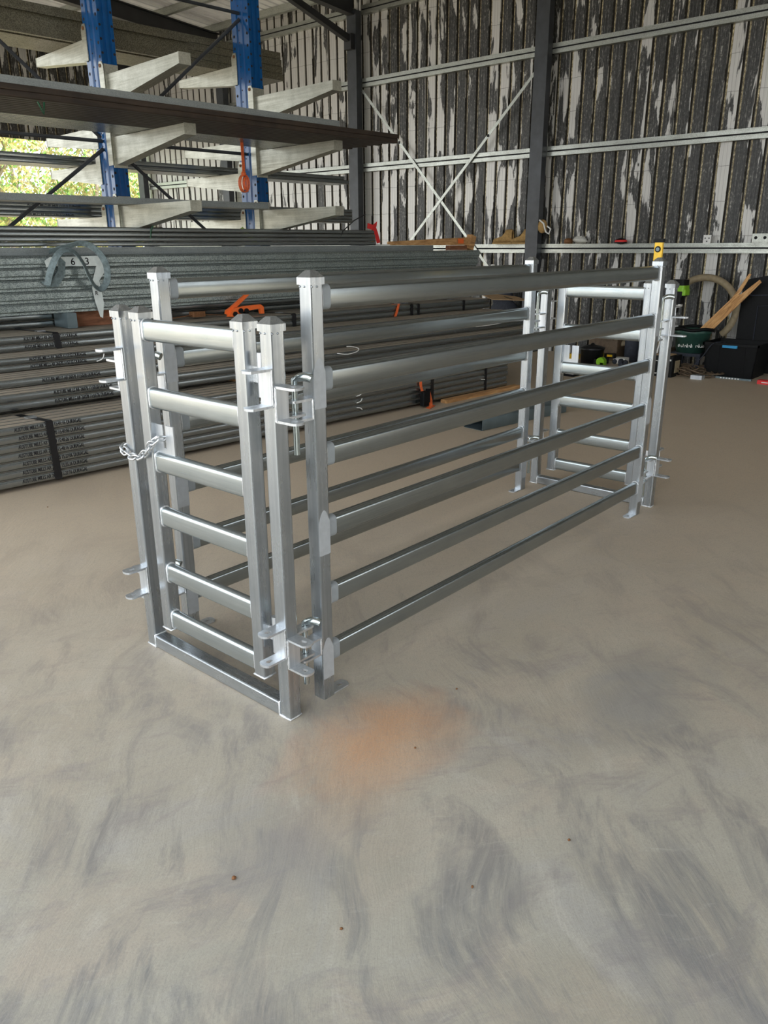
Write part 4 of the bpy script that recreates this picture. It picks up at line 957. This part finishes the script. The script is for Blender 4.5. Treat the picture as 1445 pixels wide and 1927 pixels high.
# open black crate with blue latch
CR = bpy.data.objects
t = thing('storage_crate', 'open black plastic crate with a bright blue latch by the wall', 'crate', (10.75, 3.1, 0))
def crate_wall(p, q, z, zt, out, th=.012):
    b = MB(); p, q, o_ = Vector(p), Vector(q), Vector(out)
    bot = [p, q]; tp = [p+o_*.04-(q-p).normalized()*.04, q+o_*.04+(q-p).normalized()*.04]
    vs = [(bot[0].x, bot[0].y, z), (bot[1].x, bot[1].y, z), (tp[1].x, tp[1].y, zt), (tp[0].x, tp[0].y, zt)]
    vs2 = [(x-out[0]*th, y-out[1]*th, zz) for x, y, zz in vs]; vs += vs2
    b.add(vs, [(0, 1, 2, 3), (7, 6, 5, 4), (0, 4, 5, 1), (1, 5, 6, 2), (2, 6, 7, 3), (3, 7, 4, 0)]); return b
fx0, fx1, fy0, fy1, zt = 10.31, 10.80, 2.90, 3.47, .405
part('side_wall', crate_wall((fx0, fy1), (fx0, fy0), 0, zt, (-1, 0)), 'black', t); part('side_wall', crate_wall((fx1, fy0), (fx1, fy1), 0, zt, (1, 0)), 'black', t)
part('side_wall', crate_wall((fx0, fy0), (fx1, fy0), 0, zt, (0, -1)), 'black', t); part('side_wall', crate_wall((fx1, fy1), (fx0, fy1), 0, zt, (0, 1)), 'black', t)
b = MB(); b.box(fx0, fx1, fy0, fy1, .0, .012); part('base', b, 'black', t)
b = MB(); X0, X1, Y0, Y1 = fx0-.055, fx1+.055, fy0-.055, fy1+.055
for q in ((X0, X0+.02, Y0, Y1), (X1-.02, X1, Y0, Y1), (X0, X1, Y0, Y0+.02), (X0, X1, Y1-.02, Y1)): b.box(*q, zt-.012, zt+.016)
part('rim', b, 'black', t)
b = MB()
for y_ in (3.02, 3.33): 
    b.add([(fx0-.004, y_-.012, .02), (fx0-.004, y_+.012, .02), (fx0-.045, y_+.014, zt-.02), (fx0-.045, y_-.014, zt-.02), (fx0+.01, y_-.012, .02), (fx0+.01, y_+.012, .02), (fx0, y_+.014, zt-.02), (fx0, y_-.014, zt-.02)], [(3, 2, 1, 0), (4, 5, 6, 7), (0, 1, 5, 4), (1, 2, 6, 5), (2, 3, 7, 6), (3, 0, 4, 7)])
part('rib', b, 'black', t)
b = MB(); b.box(fx0-.078, fx0-.052, 3.10, 3.28, zt-.035, zt-.004, 0, .008); part('latch', b, 'bluelatch', t)
# green bucket
t = thing('bucket', 'green round bucket with raised lettering between the tripod rods and the crate', 'bucket', (10.85, 3.93, .22))
bx, by, bz = 10.62, 3.80, .24
b = MB(); b.lathe([(0, 0), (.185, 0), (.225, .24), (.235, .245), (.235, .29), (.225, .295), (.215, .29), (.175, .02), (0, .02)], (bx, by, bz), 36); part('pail', b, 'bucket', t)
b = MB(); b.tube([(bx+.245*math.cos(a), by+.245*math.sin(a), bz+.305+.008*math.sin(5*a)) for a in [2*PI*i/30 for i in range(30)]], .022, 8, closed=True); part('bag_rim', b, 'black', t)
word = 'BUNNINGS'
ang0 = math.atan2(-by, -bx)
for i, chh in enumerate(word):
    a = ang0-.1+(i-3.6)*.24; r = .203
    me = textmesh(chh, .07, .002, 'white'); o = bpy.data.objects.new('raised_letter', me); COL.objects.link(o); o.parent = t
    og = ORI[t.name]; o.location = (bx+r*math.cos(a)-og[0], by+r*math.sin(a)-og[1], bz+.075-og[2]); o.rotation_euler = (PI/2-.12, 0, a+PI/2)
t = thing('low_stand', 'low dark stand under the green bucket', 'stand', (bx, by, 0))
b = MB(); b.box(bx-.2, bx+.2, by-.2, by+.2, .20, .24); part('top', b, 'darkteal', t)
for sx in (-.17, .17):
    for sy in (-.17, .17): b = MB(); b.box(bx+sx-.02, bx+sx+.02, by+sy-.02, by+sy+.02, 0, .20); part('leg', b, 'darkteal', t)
# split plank leaning in the bucket
t = thing('split_plank', 'orange-brown plank with a forked split end leaning out of the green bucket', 'plank', (10.62, 3.7, .5))
p0, p1 = Vector((10.58, 3.80, .34)), Vector((10.76, 3.17, 1.12)); ax = (p1-p0).normalized(); up_ = Vector((1, 0, 0)); sd2 = ax.cross(up_).normalized()
def plk(sec, th=.02):
    k = len(sec); vs = []
    for h in (-th, th):
        for s_, w_ in sec: vs.append(p0+(p1-p0)*s_+sd2*w_+up_*h*.5)
    b = MB(); return b.add(vs, [tuple(range(k)), tuple(reversed(range(k, 2*k)))]+[(i, i+k, (i+1) % k+k, (i+1) % k) for i in range(k)])
part('board', plk([(0, -.065), (.3, -.068), (.98, -.062), (1.07, -.058), (1.08, -.02), (1.0, -.01), (.83, .012), (.80, .03), (.72, .058), (.3, .062), (0, .066)]), 'pine', t)
part('splinter', plk([(.70, .055), (.80, .03), (.83, .03), (1.0, .082), (1.06, .105), (1.05, .13), (.98, .115), (.82, .075)], .016), 'pine', t)
# lime power tool on rods
t = thing('power_tool', 'black and lime green battery tool standing left of the hose hoop', 'power tool', (10.3, 3.93, .85))
b = MB(); b.box(10.22, 10.38, 3.86, 4.02, .86, .96, 0, .03); b.box(10.24, 10.36, 3.92, 4.0, .76, .87, 0, .02); part('housing', b, 'black', t)
b = MB(); b.box(10.20, 10.40, 3.83, 4.03, 1.09, 1.17, 0, .04); part('top_housing', b, 'black', t)
b = MB(); b.box(10.19, 10.39, 3.82, 4.05, 1.03, 1.10, 0, .03); b.box(10.21, 10.38, 3.81, 3.93, .98, 1.05, 0, .02); part('battery', b, 'lime', t)
b = MB(); b.box(10.2, 10.4, 3.84, 4.04, .96, 1.035, 0, .03); part('collar', b, 'black', t)
t = thing('rod_stand', 'two pale rods standing behind the far end frame', 'stand', (10.2, 4.0, 0))
for y_ in (3.93, 3.98):
    b = MB(); b.tube([(10.25, y_, .86), (10.2, y_+.10, .30), (10.18, y_+.13, .0)], .011, 8); part('rod', b, 'white', t)
b = MB(); b.box(10.22, 10.3, 3.86, 4.06, .84, .87); part('cross_bar', b, 'white', t)
# cordless charger box
t = thing('battery_box', 'black box with white ring logo and lettering on the floor by the far post', 'box', (9.9, 3.82, 0))
b = MB(); b.box(9.82, 10.12, 3.72, 4.02, 0, .26, 0, .012); part('case', b, 'black', t)
b = MB(); b.tube([(9.815, 3.93+.07*math.cos(a), .12+.08*math.sin(a)) for a in [2*PI*i/22 for i in range(22)]], .006, 6, closed=True); part('ring_mark', b, 'white', t)
b = MB(); b.box(9.815, 9.822, 3.74, 3.80, .205, .225); part('lettering', b, 'white', t)
b = MB(); b.box(9.90, 10.04, 3.712, 3.722, .05, .2); part('side_label', b, 'hose', t)
b = MB(); b.box(9.86, 10.08, 3.78, 3.98, .258, .268); part('lid_panel', b, 'card', t)
# cables
for i, (cy, lb) in enumerate(((3.62, 'tangled dusty cable on the floor in front of the bucket'), (3.72, 'second dusty cable coiled behind the black box'), (3.5, 'loose dusty cable trailing towards the crate'))):
    rnd = random.Random(11+i); pts = []
    for k in range(46):
        a = k*.55+i; rr = .13+.06*math.sin(k*.9+i*2); pts.append((10.12+.05*i+rr*math.cos(a)+rnd.uniform(-.01, .01), cy+rr*1.1*math.sin(a)-.002*k*(i == 2), .012+.10*(math.sin(k*.31+i)**2)*(1 if i < 2 else .4)))
    b = MB(); b.tube(smooth(pts, 3), .0085, 6); single('cable', lb, 'cable', b, 'cable', (10.1, cy, 0), group='tangled cables on the floor')
b = MB(); b.tube(smooth([(10.3, 3.70, .02), (10.22, 3.6, .12), (10.24, 3.5, .25), (10.25, 3.40, .41), (10.4, 3.30, .42)]), .006, 6); single('cable', 'thin dark lead running up over the crate edge', 'cable', b, 'darkteal', (10.3, 3.7, 0), group='tangled cables on the floor')
b = MB(); b.box(9.88, 9.98, 3.36, 3.50, .0, .05, 0); single('steel_offcut', 'short bright steel offcut on the floor left of the crate', 'offcut', b, 'plate', (9.93, 3.43, 0))
b = MB(); b.box(10.16, 10.20, 2.86, 3.55, 0, .022); single('steel_bar', 'flat grey bar lying on the floor along the crate front', 'bar', b, 'bluesteel', (10.18, 3.2, 0))
b = MB()
for i in range(7): b.box(10.152, 10.158, 3.00+i*.035, 3.02+i*.035, .004, .02)
single('label_strip', 'printed white label strip on the flat grey bar', 'label', b, 'white', (10.155, 3.1, .004))
t = thing('red_packet', 'red packet with white print on the floor at the right edge', 'packet', (10.08, 2.6, 0))
b = MB(); b.box(10.02, 10.12, 2.45, 2.75, 0, .045, 0); part('pack', b, 'red', t)
b = MB(); b.box(10.016, 10.021, 2.5, 2.70, .018, .028); part('print', b, 'white', t)
# clutter behind the far gate
t = thing('lidded_pot', 'black round pot with a shiny lid behind the far gate', 'pot', (10.35, 5.08, 0))
b = MB(); b.lathe([(0, 0), (.15, 0), (.16, .20), (.165, .21)], (10.35, 5.08, 0), 26); part('body', b, 'black', t)
b = MB(); b.lathe([(.172, .205), (.172, .225), (.10, .25), (.03, .265), (.02, .285), (0, .29)], (10.35, 5.08, 0), 26); part('lid', b, 'blackstrap', t)
t = thing('tape_measure', 'lime green hand tool case right of the black pot', 'tool', (10.2, 4.86, 0))
b = MB(); b.prism(circ(.06, 12), (10.16, 4.86, .062), (10.24, 4.86, .062)); b.box(10.16, 10.24, 4.80, 4.86, .002, .05); part('shell', b, 'lime', t)
b = MB(); b.box(10.17, 10.23, 4.90, 4.96, .02, .09); part('grip', b, 'black', t)
t = thing('cordless_drill', 'black and yellow drill lying right of the black pot', 'drill', (10.5, 4.88, 0))
b = MB(); b.box(10.45, 10.55, 4.80, 4.95, .08, .14, 0, .02); b.box(10.47, 10.53, 4.90, 4.95, .0, .1, 0, .01); part('housing', b, 'black', t)
b = MB(); b.box(10.444, 10.455, 4.82, 4.90, .10, .13); b.box(10.42, 10.45, 4.95, 4.99, .04, .16); part('stripe', b, 'yellow', t)
t = thing('cordless_drill', 'orange-yellow tool on the floor left of the black pot', 'drill', (10.3, 5.32, 0))
b = MB(); b.box(10.25, 10.35, 5.25, 5.42, .05, .12, 0, .02); part('housing', b, 'yellow', t)
b = MB(); b.box(10.27, 10.33, 5.27, 5.34, 0, .06, 0, .01); part('battery', b, 'black', t)
b = MB(); b.lathe([(0, 0), (.10, 0), (.10, .33), (.09, .34), (0, .34)], (10.85, 4.72, 0), 20); single('canister', 'tall dark canister behind the far gate stile', 'canister', b, 'darkteal', (10.85, 4.72, 0))
b = MB(); b.box(10.75, 11.05, 4.9, 5.35, 0, .34, 0, .02); b.box(10.70, 10.76, 4.95, 5.2, .30, .36); single('canvas_bag', 'dark brown boxy bag against the wall behind the black pot', 'bag', b, 'cable', (10.9, 5.1, 0))
b = MB(); b.box(10.55, 10.7, 4.68, 4.85, 0, .08); single('carton', 'small pale carton on the floor left of the dark canister', 'carton', b, 'white', (10.62, 4.75, 0))
b = MB(); rnd = random.Random(9)
for _ in range(9): b.sphere((10.25+rnd.uniform(-.05, .05), 4.62+rnd.uniform(-.08, .08), .045+rnd.uniform(-.01, .05)), .035, 0, 8)
single('tool_pouch', 'knobbly dark tool pouch on the floor right of the lime tool', 'pouch', b, 'darkteal', (10.25, 4.62, 0))
t = thing('socket_case', 'small black and white case on the floor in front of the black pot', 'case', (9.15, 4.8, 0))
b = MB(); b.box(9.1, 9.28, 4.70, 4.98, 0, .03, 0, .01); part('base', b, 'black', t)
b = MB(); b.box(9.11, 9.25, 4.71, 4.82, .03, .036); part('label', b, 'white', t)
b = MB(); b.box(10.8, 11.0, 4.15, 4.6, 0, .24, 0, .02); single('canvas_bag', 'low dark bag against the wall between the canister and the rods', 'bag', b, 'cable', (10.9, 4.38, 0))
# white hose and dark jacket seen past the stack end
b = MB(); b.tube(smooth([(10.95, 7.2, 1.3), (10.9, 7.1, 1.05), (10.95, 7.0, .9)]), .035, 8); single('pale_pipe', 'pale pipe leaning on the wall past the right end of the bundles', 'pipe', b, 'white', (10.9, 7.1, .9))
b = MB(); b.sphere((10.95, 7.0, .85), .22, 0, 12, (.5, .9, 1.0)); b.sphere((10.95, 6.95, .55), .26, 0, 12, (.6, 1, 1.0)); b.box(10.75, 11.1, 6.68, 7.2, 0, .35, 0, .04); single('soft_bag', 'dark bag piled against the wall past the right end of the bundles', 'bag', b, 'darkteal', (10.95, 6.8, 0))
# pebbles on the floor
pl = ['in front of the race, lower centre-left', 'right of the lower centre', 'in the lower right', 'just right of the orange stain', 'right of the near side panel foot', 'near the bottom right of centre', 'left of the near frame', 'in front of the lowest bundle at left', 'right of the far frame foot']
for (x, y), nm in zip([(.98, 1.39), (1.37, .89), (1.69, .78), (1.74, 1.38), (2.13, 1.49), (1.05, 1.06), (1.85, 2.79), (2.19, 4.8), (4.71, 2.15)], pl):
    b = MB(); r = .0045 if nm != pl[0] else .007; b.sphere((x, y, r*.6), r, 0, 8, (1, .8, .7)); b.v = [(px+random.uniform(-.001, .001), py+random.uniform(-.001, .001), max(0, pz)) for px, py, pz in b.v]
    single('pebble', 'tiny dark grit stone on the concrete %s' % nm, 'pebble', b, 'rust', (x, y, 0), group='grit stones on the floor')
